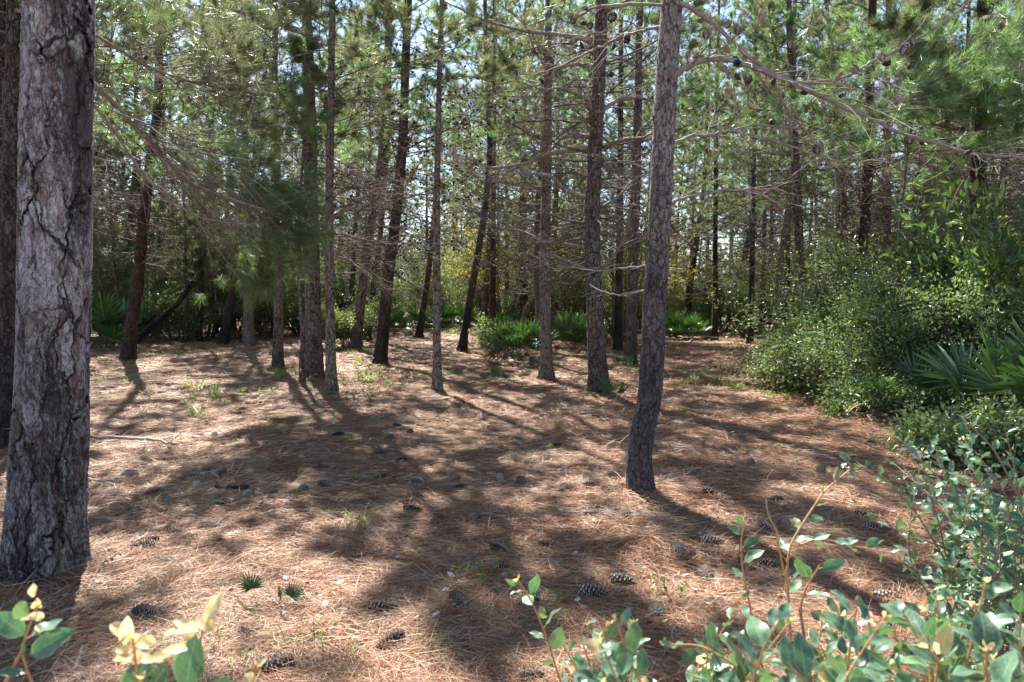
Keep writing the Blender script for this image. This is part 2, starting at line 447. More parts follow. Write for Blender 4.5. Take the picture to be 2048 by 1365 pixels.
tree('straight reddish-brown pine right beside the slanting grey-black pine', [(497, 690), (496, 600), (494, 480), (490, 300), (488, 120)], 20, 'PALE', H=12, zl=5.2, L=2.2, nd=14, zd=3.0)
tree('short-looking pine whose upper stem disappears into a hanging green bough', [(556, 738), (557, 660), (559, 560), (555, 420), (547, 200), (552, 30)], 20, 'BROWN', H=11, zl=4.8, L=2.0, nd=12, zd=2.4)
tree('very thin crooked sapling trunk in front of the thick rough pine', [(605, 772), (603, 720), (607, 680), (602, 600), (599, 500), (600, 400), (606, 300)], 10, 'BROWN', H=6.2, zl=4.4, L=.9, nd=8, zd=2.0, nl=12)
tree('thick rough-barked pine behind the thin crooked sapling', [(630, 762), (627, 640), (625, 530), (621, 400), (618, 250), (613, 0)], 33, 'BROWN', H=13, zl=5.0, L=2.4, nd=18, zd=2.4)
tree('smooth straight pale brown pine with long shadow at its foot', [(663, 790), (661, 700), (658, 560), (660, 420), (663, 240), (664, 0)], 20, 'PALE', H=11.5, zl=5.4, L=2.1, nd=16, zd=2.6)
tree('leaning brown pine with grass at its foot beyond the pale straight pine', [(712, 700), (722, 600), (735, 490), (748, 413), (762, 310), (768, 230), (776, 60)], 20, 'BROWN', H=12, zl=6.0, L=2.2, nd=24, zd=2.6, cone=.25)
tree('thin blackened pine leaning right behind the leaning brown pine', [(734, 686), (743, 600), (755, 515), (765, 430), (775, 300), (780, 150)], 13, 'CHAR', H=11, zl=5.8, L=1.9, nd=18, zd=2.4)
tree('thin black trunk left of the leaning brown pine', [(700, 674), (704, 580), (710, 480), (716, 380), (722, 200)], 12, 'CHAR', H=10.5, zl=5.6, L=1.9, nd=16, zd=2.6)
tree('tall leaning pine with a blackened foot in the middle of the wood', [(760, 728), (768, 640), (780, 520), (791, 440), (806, 275), (814, 70), (818, 0)], 25, 'CHAR', H=13, zl=6.4, L=2.4, nd=24, zd=2.0, cone=.4)
tree('slender upright pine with scaly brown bark at the centre of the clearing', [(874, 780), (873, 690), (874, 590), (873, 450), (876, 300), (879, 170), (884, 0)], 17, 'PALE', H=10.5, zl=5.8, L=2.0, nd=22, zd=2.2, cone=.35)
tree('dark pine leaning right behind the slender upright pine', [(837, 676), (845, 620), (854, 570), (864, 490), (872, 380)], 13, 'CHAR', H=10.5, zl=5.0, L=2.0, nd=18, zd=2.2)
tree('dark slanting pine at the left of the saw palmetto', [(923, 704), (934, 630), (947, 560), (964, 460), (975, 380), (981, 300), (974, 170), (970, 0)], 16, 'CHAR', H=12, zl=6.0, L=2.2, nd=22, zd=2.2, cone=.2)
tree('thin brown pine behind the dark slanting pine', [(964, 668), (970, 590), (978, 500), (985, 370), (990, 250)], 12, 'BROWN', H=11, zl=5.6, L=2.0, nd=18, zd=2.2)
tree('burnt black pine rising behind the saw palmetto', [(1046, 668), (1047, 600), (1046, 500), (1045, 400), (1048, 250)], 19, 'CHAR', H=12, zl=6.2, L=2.1, nd=20, zd=2.6)
tree('grey forked oak leaning right behind the saw palmetto', [(1040, 672), (1050, 625), (1075, 580), (1098, 530), (1108, 470), (1112, 400)], 17, 'PALE', Y=27.0, H=7.5, zl=5.0, L=2.0, nd=12, zd=2.6, oak=True)
tree('brown pine standing just right of the saw palmetto', [(1092, 758), (1091, 650), (1090, 540), (1092, 420), (1095, 260), (1096, 130), (1097, 0)], 24, 'PALE', H=12, zl=5.8, L=2.3, nd=22, zd=2.0)
tree('stout rough pine with many bare crooked limbs', [(1198, 786), (1193, 690), (1187, 590), (1183, 440), (1190, 300), (1198, 150), (1204, 0)], 36, 'BROWN', H=13.5, zl=6.0, L=2.5, nd=20, zd=1.9)
tree('brown pine between the stout rough pine and the curved grey pine', [(1261, 731), (1264, 620), (1266, 510), (1272, 380), (1275, 210), (1279, 30)], 23, 'BROWN', H=12.5, zl=6.0, L=2.3, nd=20, zd=2.4)
tree('dark pine in the far right wood with a strong black stem', [(1480, 660), (1486, 580), (1495, 490), (1506, 440), (1518, 380), (1526, 280)], 18, 'CHAR', H=12, zl=5.6, L=2.3, nd=24, zd=2.2)
tree('thin black pine leaning over the far palmettos on the right', [(1374, 640), (1380, 570), (1389, 515), (1398, 450), (1406, 400), (1412, 300)], 14, 'CHAR', Y=30, H=11, zl=5.6, L=2.2, nd=22, zd=2.2)
tree('thin straight dark pine just right of the strong black stem', [(1525, 660), (1526, 600), (1528, 500), (1530, 380)], 11, 'CHAR', Y=30, H=11, zl=5.6, L=2.0, nd=20, zd=2.4)
tree('brown pine rising from behind the pale green shrub tip', [(1550, 690), (1553, 620), (1564, 500), (1576, 440), (1582, 300)], 14, 'PALE', Y=22, H=11, zl=5.4, L=2.1, nd=20, zd=2.4)
tree('tall bare-stemmed pine rising straight out of the bright leafy bay shrub', [(1612, 760), (1605, 600), (1603, 550), (1596, 470), (1590, 310), (1586, 170), (1579, 30)], 19, 'BROWN', Y=15.5, H=12.5, zl=5.6, L=2.3, nd=18, zd=2.8)
tree('thin dark pine behind the shrubs right of the tall bare-stemmed pine', [(1674, 650), (1673, 550), (1675, 450), (1680, 300)], 11, 'CHAR', Y=26, H=11, zl=5.0, L=2.0, nd=16, zd=2.6)
tree('dark rough pine behind the tall evergreen bush', [(1706, 700), (1714, 550), (1728, 440), (1736, 275), (1744, 70), (1747, 0)], 25, 'RED', Y=15, H=13, zl=4.6, L=2.4, nd=18, zd=2.4)
tree('thick dark pine among palmettos at the far right', [(1944, 790), (1947, 650), (1951, 450), (1957, 275), (1968, 70), (1972, 0)], 34, 'RED', Y=11.5, H=13, zl=4.2, L=2.2, nd=18, zd=2.4)
tree('grey pine at the top corner of the photo behind the glossy broadleaf tree', [(1985, 760), (1995, 500), (2012, 300), (2040, 80), (2052, 0)], 20, 'BROWN', Y=14, H=12, zl=4.4, L=2.2, nd=16, zd=2.6)
tree('thin pale sapling stem in the tall evergreen bush', [(1796, 740), (1800, 470), (1815, 300), (1828, 200), (1836, 60)], 8, 'PALE', Y=11, H=6.4, zl=4.6, L=1.0, nd=8, zd=2.0, nl=12)
tree('slim dark pine among the thicket beside the curved fallen-looking stem', [(398, 690), (402, 600), (406, 480), (420, 300), (428, 150)], 12, 'RED', Y=25, H=11, zl=4.2, L=2.0, nd=16, zd=2.0)
tree('dark pine deep in the left thicket beyond the palmetto', [(232, 660), (243, 560), (262, 450), (270, 330)], 15, 'CHAR', Y=29, H=11, zl=4.4, L=2.1, nd=16, zd=2.0)
tree('pine added to shade the left foreground, its trunk hidden behind the massive grey pine and boughs showing beside it', [(108, 855), (106, 600), (108, 300), (112, 0)], 30, 'BROWN', H=9.5, zl=4.3, L=2.9, nd=12, zd=2.6, nl=34)  # added tree: placed so its crown shades the left foreground
BARKS = dict(BIG=BARK_BIG, FRONT=BARK_FRONT, BROWN=BARK, PALE=BARK_PALE, CHAR=BARK_CHAR, RED=BARK_RED)
TREES = {}

def build_tree(i, label, pts, w, bark, Y, o):
    bx, by = ground_at(*pts[0])
    if Y is None: Y = by
    P = np.array([at(p[0], p[1], Y) for p in pts])
    z0 = g1(P[0][0], Y)
    root = np.array([P[0][0], Y, z0])
    if P[0][2] < z0 - .05 or P[0][2] > z0 + .05: P[0][2] = z0
    # z must increase; extend to the tree's real height
    H = o['H'] + (1.6 if Y > 14 else 0)
    d = P[-1] - P[-2]; d = d / max(d[2], .05)
    zt = P[-1][2]
    ext = [P[-1] + np.array([d[0] * .5 * k, 0, k]) for k in np.linspace(.6, max(H - zt, .8), 5)]
    P = np.vstack([P, ext]) - root
    H = float(P[-1][2])
    zs = P[:, 2]
    rngt = np.random.default_rng(900 + i)
    # natural depth sway as well
    ph = rngt.random() * 6
    big = bark in ('BIG', 'FRONT')
    n = {'BIG': 620, 'FRONT': 560}.get(bark, 60)
    zmax_d = {'BIG': 3.6, 'FRONT': 4.6}.get(bark)
    if big: z = np.concatenate([np.linspace(-.06, zmax_d, n), np.linspace(zmax_d + .05, H, 60)])
    else: z = np.concatenate([np.linspace(-.06, .5, 10), np.linspace(.55, H, n)])
    x = np.interp(z, zs, P[:, 0])
    for _ in range(40 if big else 3): x[1:-1] = (x[:-2] + 2 * x[1:-1] + x[2:]) / 4
    y = .05 * np.sin(z * .8 + ph) * np.clip(z / 3, 0, 1)
    r0 = w * Y / F / 2
    zc = np.clip(z / H, 0, 1)
    rad = r0 * (1 - .82 * zc ** 1.1) * (1 + o.get('flare', .42) * np.exp(-np.clip(z, 0, None) / .28))
    if bark == 'BIG': rad = r0 * (1 - .75 * np.clip((z - 2.5) / (H - 2.5), 0, 1)) * (1 + .16 * np.exp(-np.clip(z, 0, None) / 1.0) + .16 * np.exp(-np.clip(z, 0, None) / .22))
    if bark == 'FRONT': rad = r0 * (1 - .14 * np.clip(z / 3.5, 0, 1) - .6 * np.clip((z - 3.5) / (H - 3.5), 0, 1)) * (1 + .25 * np.exp(-np.clip(z, 0, None) / .2))
    S = {'BIG': 210, 'FRONT': 150}.get(bark, 16)
    a = np.arange(S) * 2 * math.pi / S
    # uneven cross-section: lobes of bark
    lob = 1 + .035 * np.sin(3 * a[None, :] + z[:, None] * .9 + ph) + .025 * np.sin(5 * a[None, :] - z[:, None] * 1.7 + 2 * ph)
    if not big: lob = lob + rngt.normal(size=(len(z), S)) * .03
    lob = lob + .09 * np.exp(-np.clip(z, 0, None) / .15)[:, None] * np.sin(4 * a[None, :] + ph)
    v = np.stack([x[:, None] + np.cos(a)[None] * rad[:, None] * lob, y[:, None] + np.sin(a)[None] * rad[:, None] * lob, np.broadcast_to(z[:, None], (len(z), S))], -1)
    ii = np.arange(len(z) - 1)[:, None] * S; jj = np.arange(S)[None]; kk = (jj + 1) % S
    q = np.stack([ii + jj, ii + kk, ii + S + kk, ii + S + jj], -1).reshape(-1, 4)
    b = MB(); b.add(v, q, 0, True)
    ob = thing('oak_tree' if o.get('oak') else 'pine_tree', label, 'tree', root, None if o.get('oak') else 'pines of the wood')
    b.build('trunk', BARKS[bark], ob)
    ax = lambda zz: np.array([np.interp(zz, z, x), np.interp(zz, z, y), zz])
    rd = lambda zz: float(np.interp(zz, z, rad))
    lod = 1.0 if Y < 19 else .8
    if o.get('oak'):
        c = Crown(300 + i)
        for k in range(26):
            zz = o['zd'] + (H - o['zd']) * k / 26
            c.branch(ax(zz), c.rng.random() * 6.28, .4 + c.rng.normal() * .2, 1.8 * (.5 + c.rng.random()), .02, True, n=7, fine=3, droop=.1, wig=.35)
        tp = np.array(c.tp); k = 14
        base = np.repeat(tp, k, 0) + c.rng.normal(size=(len(tp) * k, 3)) * .12
        c.b.leaves(base, c.rng.normal(size=base.shape), .065, .035, 1, c.rng, .3)
        c.b.build('crown', [TWIG_DARK, LEAF_YELLOW], ob)
    else:
        zl = o['zl'] * (1 if Y < 8 else .86 if Y < 14 else .74)
        mb = make_crown(ax, rd, H, o['zd'], zl, o['L'], 300 + i, nd=int(o['nd'] * (2.3 if Y > 9 else 1.3)), nl=int(o.get('nl', 30) * (1.9 if Y > 18 else (.9 if -4.5 < root[0] < 2.6 else 1.2) if Y > 10 else 1.0)), K=50, cone=o.get('cone', 0.03), lod=lod,
                        nw=.0052 + .00012 * Y, clump=(10 < Y < 18))
        nm = [NEEDLE, NEEDLE_GREY, NEEDLE_DEEP][i % 3] if bark not in ('RED',) else NEEDLE_DEEP
        mb.build('crown', [TWIG if i % 2 else TWIG_DARK, nm, CONE_DARK], ob)
    TREES[i] = (ob, root, Y)

for t in T:
    if t[4] is None: MOUNDS.append((ground_at(*t[1][0]), .28 + .012 * t[2], .045))
for i, t in enumerate(T): build_tree(i, *t)

# ---- the bare arching limbs of the curved grey pine
ob, root, Y = TREES[1]
def limb_part(paths, seed, tree=1, live=False, hang=None, mats=None):
    ob, root, Y = TREES[tree]
    c = Crown(seed)
    for kw in paths: limb(c, root=root, mat=0, **kw)
    c.cones(.03)
    return c.b.build('limb', mats or [LIMB, NEEDLE, CONE_DARK], ob)
y0 = Y
limb_part([dict(pts=[(1340, 165), (1362, 140), (1395, 122), (1440, 118), (1500, 140), (1560, 165), (1640, 205), (1720, 235), (1800, 268), (1880, 290), (1960, 310), (2060, 316)], Y0=y0, Y1=5.2, w0=13, w1=5, n=28, L=.8, cone=.05),
           dict(pts=[(1548, 162), (1570, 215), (1600, 250), (1625, 280)], Y0=5.5, Y1=5.7, w0=7, w1=3, n=8, L=.7)], 41)
limb_part([dict(pts=[(1350, 5), (1382, 14), (1417, 38), (1458, 72), (1506, 117), (1555, 145), (1599, 160), (1644, 158), (1692, 145), (1727, 127), (1772, 107), (1813, 90), (1864, 58), (1916, 24), (1960, -20)], Y0=y0, Y1=6.4, w0=9, w1=4, n=26, L=.7, cone=.15)], 42)
limb_part([dict(pts=[(1326, 295), (1360, 280), (1400, 268), (1450, 260), (1510, 245), (1580, 255), (1600, 258)], Y0=y0, Y1=6.0, w0=8, w1=4, n=12, L=.6),
           dict(pts=[(1460, 260), (1560, 285), (1630, 310), (1700, 325), (1770, 318)], Y0=5.8, Y1=6.3, w0=6, w1=3, n=14, L=.6)], 43)
limb_part([dict(pts=[(1322, 418), (1350, 402), (1400, 385), (1480, 378), (1555, 380), (1572, 386)], Y0=y0, Y1=6.2, w0=7, w1=3.5, n=10, L=.45),
           dict(pts=[(1410, 384), (1500, 380), (1535, 396), (1572, 420)], Y0=5.9, Y1=6.4, w0=6, w1=3, n=6, L=.4)], 44)
limb_part([dict(pts=[(1336, 55), (1317, 55), (1265, 72), (1217, 90), (1172, 107), (1120, 133), (1070, 150)], Y0=y0, Y1=6.6, w0=8, w1=3, n=14, L=.5, cone=.08)], 45)
limb_part([dict(pts=[(1342, 10), (1265, 9), (1196, 10), (1162, 31), (1140, 44)], Y0=y0, Y1=6.0, w0=8, w1=4, n=12, L=.5, cone=.15)], 46)
limb_part([dict(pts=[(1310, 532), (1290, 534), (1240, 538), (1190, 548), (1150, 535)], Y0=y0, Y1=6.6, w0=6, w1=2, n=8, L=.25)], 47)
limb_part([dict(pts=[(1310, 580), (1290, 580), (1250, 590), (1215, 592), (1180, 570)], Y0=y0, Y1=6.6, w0=5, w1=2, n=6, L=.25)], 48)
limb_part([dict(pts=[(1316, 545), (1335, 545), (1365, 540)], Y0=y0, Y1=5.6, w0=5, w1=2, n=2, L=.1)], 49)
# ---- stout rough pine: crooked limbs
k = 22
Yk = TREES[k][2]
for s, pts in enumerate([[(1205, 222), (1238, 196), (1283, 193), (1310, 205)], [(1183, 222), (1168, 196), (1117, 176), (1085, 182)], [(1180, 273), (1130, 270), (1107, 293), (1085, 320)],
                         [(1210, 297), (1238, 280), (1283, 275), (1320, 262)], [(1185, 80), (1127, 70), (1076, 64), (1040, 60), (976, 41), (930, 22), (880, 0)], [(1183, 134), (1150, 128), (1124, 133), (1085, 128)],
                         [(1180, 297), (1100, 306), (1060, 325), (1014, 334), (980, 337), (920, 310)], [(1178, 400), (1130, 380), (1100, 350), (1050, 345), (1000, 350)],
                         [(1180, 500), (1130, 486), (1085, 483), (1050, 465), (1020, 458)], [(1182, 545), (1140, 525), (1105, 510), (1075, 507)], [(1190, 420), (1230, 400), (1262, 360), (1290, 350)],
                         [(1200, 545), (1235, 500), (1255, 465), (1258, 430)], [(1204, 330), (1260, 320), (1300, 345), (1318, 360)]]):
    limb_part([dict(pts=pts, Y0=Yk, Y1=Yk + (-1.2 if s % 2 else .8), w0=10 - (s > 7) * 3, w1=3, n=10, L=.8, cone=.05)], 60 + s, tree=k)
# ---- drooping bough of the reddish pine at the photo edge: bare limb fanning into green sprays
def bough(tree, pts, Y0, Y1, seed, sprays, w0=11, w1=4, K=64, mats=None, n=18, L=1.2, nl=(.14, .24), nw=.0055):
    ob, root, Y = TREES[tree]
    c = Crown(seed); rng = c.rng
    Q = limb(c, pts, Y0, Y1, w0, w1, root, n=n, L=L, fine=3, mat=0)
    for (px, py, Yd, rw, rh, m) in sprays:
        ctr = at(px, py, Yd) - root
        for j in range(m):
            q = rng.normal(size=3) * .5
            p = ctr + np.array([q[0] * rw, q[1] * rw, q[2] * rh])
            s = Q[rng.integers(len(Q) // 3, len(Q))]
            if j % 4 == 0:
                mid = (s + p) / 2 + np.array([0, 0, -.12]) + rng.normal(size=3) * .1
                t = np.linspace(0, 1, 6)[:, None]
                path = (1 - t) ** 2 * s + 2 * t * (1 - t) * mid + t * t * p
                c.b.tube(path, np.linspace(.006, .0025, 6), 3, 0)
            dd = (p - s); dd /= np.linalg.norm(dd) + 1e-6
            dd = dd * .8 + np.array([0, 0, .25]) + rng.normal(size=3) * .4
            c.tp.append(p); c.td.append(dd)
    c.fill(K, nl=nl, nw=nw, droop=.3)
    c.b.build('limb', mats or [LIMB, NEEDLE_DEEP], ob)
bough(2, [(40, 90), (185, 163), (215, 195), (245, 222), (275, 260), (305, 285), (345, 330), (395, 372), (450, 395), (530, 420)], 6.6, 8.6, 71,
      [(545, 380, 9.0, .55, .5, 70), (575, 470, 9.2, .5, .55, 80), (520, 530, 9.4, .45, .4, 55), (500, 560, 9.3, .3, .25, 20), (470, 330, 8.8, .6, .35, 30), (620, 430, 9.4, .25, .6, 30), (600, 230, 9.6, .4, .6, 30)])
bough(2, [(40, 150), (190, 205), (235, 270), (280, 340), (330, 390), (400, 440), (500, 450)], 6.6, 8.4, 72, [(420, 330, 8.6, .8, .4, 20)], w0=7, w1=3, n=16, L=1.0)
bough(2, [(30, 20), (180, 60), (250, 110), (330, 150), (420, 170), (520, 190)], 6.6, 9.0, 73,
      [(420, 130, 8.8, 1.0, .7, 90), (500, 170, 9.2, .8, .5, 60), (300, 60, 8.5, .8, .5, 50), (560, 70, 9.6, .7, .6, 40), (220, 110, 8.4, .4, .6, 25)], w0=8, w1=3, mats=[LIMB, NEEDLE], n=16, L=1.2)
bough(9, [(610, 66), (551, 48), (499, 33), (458, 21), (400, -10)], 12.2, 11.0, 74, [(450, 60, 11, .9, .5, 30)], w0=11, w1=5, mats=[LIMB, NEEDLE], n=10, L=.9)
# ---- green boughs of the thick dark pine on the right
bough(31, [(1960, 130), (1930, 140), (1880, 165), (1820, 190), (1760, 215)], 11.4, 9.4, 75,
      [(1900, 170, 9.8, .7, .3, 80), (1980, 200, 9.6, .6, .35, 70), (1800, 210, 9.6, .7, .3, 50), (2020, 120, 9.8, .6, .4, 50), (1700, 140, 10, .7, .35, 40), (1950, 60, 10, .8, .4, 40)], w0=12, w1=5, n=10, L=.8)
bough(31, [(1965, 40), (2000, 30), (2060, 50)], 11.4, 10.4, 76, [(2030, 200, 9.5, .5, .4, 50), (2010, 260, 9.8, .5, .2, 30)], w0=12, w1=6, n=8, L=.8)

# cones on the arching limbs
def cone_mesh(name, L=.16, Rm=.036, n=84, mats=None, seed=1, openf=1.0):
    rng = np.random.default_rng(seed); b = MB()
    t = np.linspace(0, 1, 10)
    prof = lambda u: Rm * (np.sin(np.clip(u * .93 + .07, 0, 1) * math.pi) ** .62) * (1.12 - .35 * u)
    b.tube(np.stack([np.zeros(10), np.zeros(10), (t - .5) * L], 1), np.maximum(prof(t) * .66, .003), 10, 1, cap=True)
    for k in range(n):
        u = (k + .5) / n; a = k * 2.39996
        r = float(prof(np.array(u))); z = (u - .5) * L
        ca, sa = math.cos(a), math.sin(a)
        out = np.array([ca, sa, 0]); tg = np.array([-sa, ca, 0]); ax = np.array([0, 0, 1.0])
        w = .60 * L / 7.5 * (1.1 - .5 * u) * (.75 + .4 * math.sin(u * 3.14)); h = w * .60
        b0 = out * r * .55 + ax * (z - h * .7)
        tip = out * (r * 1.02 + .006 * openf) + ax * (z + h * .75)
        # spoon: base, left, tip-left, tip, tip-right, right + a thick dark underside
        th = -ax * h * .45 + out * h * .2
        vs = np.array([b0, b0 + (tip - b0) * .55 + tg * w, tip + tg * w * .55, tip + ax * h * .25, tip - tg * w * .55, b0 + (tip - b0) * .55 - tg * w])
        vs = vs + rng.normal(size=vs.shape) * .0006
        und = vs[[2, 3, 4]] + th
        b.add(vs, [[0, 1, 2, 3], [0, 3, 4, 5]], 0)
        b.add(np.vstack([vs[[1, 2, 3, 4, 5]], und, vs[[1, 5]] + th * .6]), [[0, 1, 5, 8], [1, 2, 6, 5], [2, 3, 7, 6], [3, 4, 9, 7]], 1)
    return b.build(name, mats)
def conemat(name, c):
    m = plain(name, c, .8, .4, 60); return m
CONE_A = conemat('cone_scale', (.58, .50, .43)); CONE_TIP = conemat('cone_core', (.05, .036, .03))
CONE_A2 = conemat('old_cone_scale', (.42, .36, .315)); CONE_TIP2 = conemat('old_cone_core', (.03, .022, .018))
hang = cone_mesh('cone', .075, .024, 60, [CONE_DARK, CONE_A2], 5)
hang_me = hang.data
bpy.data.objects.remove(hang)
for j, (px, py) in enumerate([(1420, 62), (1476, 62), (1455, 50), (1388, 85), (1452, 100), (1505, 120), (1412, 70), (1458, 184), (1448, 138), (1496, 160), (1513, 140), (1375, 112), (1392, 110), (1671, 160), (1676, 152), (1808, 100), (1826, 84),
                              (1764, 115), (1634, 300), (1640, 292), (1818, 280), (1524, 34), (1470, 120), (1580, 90), (1710, 140), (1150, 35), (1146, 42), (1180, 52), (1224, 35), (1116, 150), (1912, 250), (2002, 52)]):
    o = bpy.data.objects.new('cone', hang_me); COL.objects.link(o); o.parent = ob
    p = at(px, py, 5.6) - root
    o.location = p; o.rotation_euler = (2.6 + random.random(), random.random(), random.random() * 6); 
    s = .8 + .5 * random.random(); o.scale = (s, s, s)

# ---- the fallen-looking curved stem in the left thicket
def stem_tree(name, label, pts, Y, w0, w1, bark, leafm, seed, leaf=(.05, .025), n=26, K=16, cat='tree', L=1.0, needles=False, group=None):
    P = np.array([at(p[0], p[1], Y + q * .2) for q, p in enumerate(pts)])
    root = np.array([P[0][0], P[0][1], g1(P[0][0], P[0][1])]); P = P - root; P[0][2] = -.03
    k = len(P); t = np.linspace(0, k - 1, k * 5)
    Q = np.stack([np.interp(t, np.arange(k), P[:, i]) for i in range(3)], 1)
    for _ in range(4): Q[1:-1] = (Q[:-2] + 2 * Q[1:-1] + Q[2:]) / 4
    ob = thing(name, label, cat, root, group)
    b = MB(); b.tube(Q, np.linspace(w0, w1, len(Q)) * Y / F / 2, 10, 0); b.build('trunk', bark, ob)
    c = Crown(seed)
    for j in range(n):
        q = Q[len(Q) * 2 // 3 + c.rng.integers(0, len(Q) // 3)] if j > 2 else Q[-1]
        c.branch(q, c.rng.random() * 6.28, .5 + c.rng.normal() * .3, L * (.5 + .8 * c.rng.random()), .012, True, n=6, fine=2, droop=.1, wig=.35)
    if needles: c.fill(46, nw=.006)
    else:
        tp = np.array(c.tp); base = np.repeat(tp, K, 0) + c.rng.normal(size=(len(tp) * K, 3)) * .1
        c.b.leaves(base, c.rng.normal(size=base.shape), leaf[0], leaf[1], 1, c.rng, .3)
    c.b.build('crown', [TWIG_DARK, leafm], ob)
    return ob
stem_tree('pine_tree', 'bent young pine stem curving up from the thicket edge behind the dark leaning pine', [(262, 672), (300, 652), (335, 628), (362, 600), (384, 565), (392, 535), (386, 508)], 23, 13, 8, BARK_CHAR, NEEDLE_GREY, 81, needles=True, n=20, L=1.2)

# ------------------------------------------------------------------ broadleaf shrubs and trees
def shrub_mesh(seed, h, w, nst, leaf, m_leaf, K=18, lv=6, spread=.22, flat=.35, fine=2, erect=1.0, low=.12):
    """returns (stems, leaves) builders"""
    c = Crown(seed); rng = c.rng
    for i in range(nst):
        a = rng.random() * 6.28; f = rng.random() ** .6
        el = math.atan2(h * (.55 + .45 * rng.random()) * erect, .5 * w * f + .05)
        L = math.hypot(h * (.6 + .4 * rng.random()), w * .5 * f)
        p0 = np.array([math.cos(a) * .06 * w, math.sin(a) * .06 * w, -.03])
        P = pathgen(rng, p0, a, el, L, 9, -.35, .28)
        r = .008 + .006 * h
        c.b.tube(P, np.linspace(r, .004, 9), 5, 0)
        c.twigs(P, r, L, True, n=lv * 2, t0=low, fine=fine, lf=.5)
    tp = np.array(c.tp); tp = tp[tp[:, 2] > .05]
    K = int(K * 1.7); leaf = (leaf[0] * 1.35, leaf[1] * 1.4); spread = spread * .72
    base = np.repeat(tp, K, 0) + rng.normal(size=(len(tp) * K, 3)) * np.array([spread, spread, spread * .8]) * .6
    base[:, 2] = np.abs(base[:, 2])
    ctr = np.array([0, 0, h * .4]); d = (base - ctr); d /= np.linalg.norm(d, axis=1)[:, None] + .3
    d = d + rng.normal(size=base.shape) * .7
    lb = MB(); lb.leaves(base, d, leaf[0] * (.6 + .7 * rng.random(len(base))), leaf[1] * (.7 + .5 * rng.random(len(base))), 0, rng, flat)
    return c.b, lb

def shrub(name, label, cat, loc, group=None, rz=0, mats=None, **kw):
    st, lv = shrub_mesh(**kw)
    ob = thing(name, label, cat, loc, group, rz)
    st.build('stem', TWIG_DARK, ob); lv.build('foliage', mats or kw['m_leaf'], ob)
    return ob
def G(px, py, dx=0, dy=0):
    x, y = ground_at(px, py); x += dx; y += dy
    return (x, y, g1(x, y) - .02)
def GY(px, Y):
    x = (px - 1024) / F * Y * 1.0
    return (x, Y, g1(x, Y) - .02)

# right-hand thicket
shrub('holly_bush', 'light green small-leaved holly bush at the edge of the straw clearing', 'bush', GY(1625, 12.0), seed=101, h=.95, w=1.3, nst=12, leaf=(.042, .022), m_leaf=LEAF_HOLLY, K=12, low=.05, spread=.32, erect=.8)
shrub('holly_bush', 'twiggy sunlit holly bush with yellowing leaves beside the dead palmetto fronds', 'bush', GY(1700, 10.6), seed=102, h=1.05, w=1.5, nst=13, leaf=(.038, .02), m_leaf=LEAF_HOLLY, K=9, low=.05, spread=.34, erect=.85)
shrub('bay_shrub', 'bright bay shrub with long upright leaves above the holly bushes', 'bush', GY(1655, 12.8), seed=103, h=1.55, w=1.3, nst=10, leaf=(.12, .040), m_leaf=LEAF_BAY, K=6, lv=4, spread=.16, fine=1)
shrub('evergreen_bush', 'tall dense evergreen bush with tiny dark leaves in the right thicket', 'bush', GY(1800, 11.2), seed=104, h=2.9, w=2.2, nst=17, leaf=(.044, .022), m_leaf=LEAF_DARK, K=11, spread=.3, lv=8, low=.2)
shrub('evergreen_bush', 'dark evergreen bush crowding the foot of the thick dark pine', 'bush', GY(1910, 10.4), seed=105, h=1.6, w=1.8, nst=16, leaf=(.042, .021), m_leaf=LEAF_DARK, K=12, low=.1)
shrub('evergreen_bush', 'mid-height dark bush behind the spiky palmetto fans', 'bush', GY(1870, 9.9), seed=112, h=1.9, w=1.7, nst=18, leaf=(.042, .021), m_leaf=LEAF_DARK, K=12, low=.1)
shrub('broadleaf_tree', 'glossy broadleaf tree with large sunlit leaves at the right photo edge', 'tree', GY(2050, 9.6), seed=106, h=2.7, w=1.7, nst=11, leaf=(.12, .046), m_leaf=LEAF_BAY, K=6, lv=6, spread=.22, fine=1, low=.4)
shrub('evergreen_bush', 'low dark bush below the glossy broadleaf tree', 'bush', GY(2030, 8.4), seed=107, h=.8, w=1.3, nst=14, leaf=(.042, .021), m_leaf=LEAF_DARK, K=12, low=.05)
shrub('evergreen_bush', 'small round bush over grey dead fronds at the foot of the thicket', 'bush', GY(1775, 9.0), seed=108, h=.5, w=.9, nst=12, leaf=(.038, .02), m_leaf=LEAF_DARK, K=10, low=.05)
shrub('evergreen_bush', 'low leafy bush between straw mound and silverthorn', 'bush', GY(1960, 6.8), seed=109, h=.5, w=.9, nst=12, leaf=(.045, .024), m_leaf=LEAF_DARK, K=10)
shrub('holly_bush', 'pale bushy shrub with cream leaves beside the saw palmetto', 'bush', GY(990, 19.0), seed=110, h=.95, w=.7, nst=9, leaf=(.045, .023), m_leaf=LEAF_HOLLY, K=10)
shrub('holly_bush', 'low yellowish shrub behind the pale straight pine', 'bush', GY(690, 22.0), seed=111, h=1.3, w=1.4, nst=12, leaf=(.055, .028), m_leaf=LEAF_OAK, K=13)

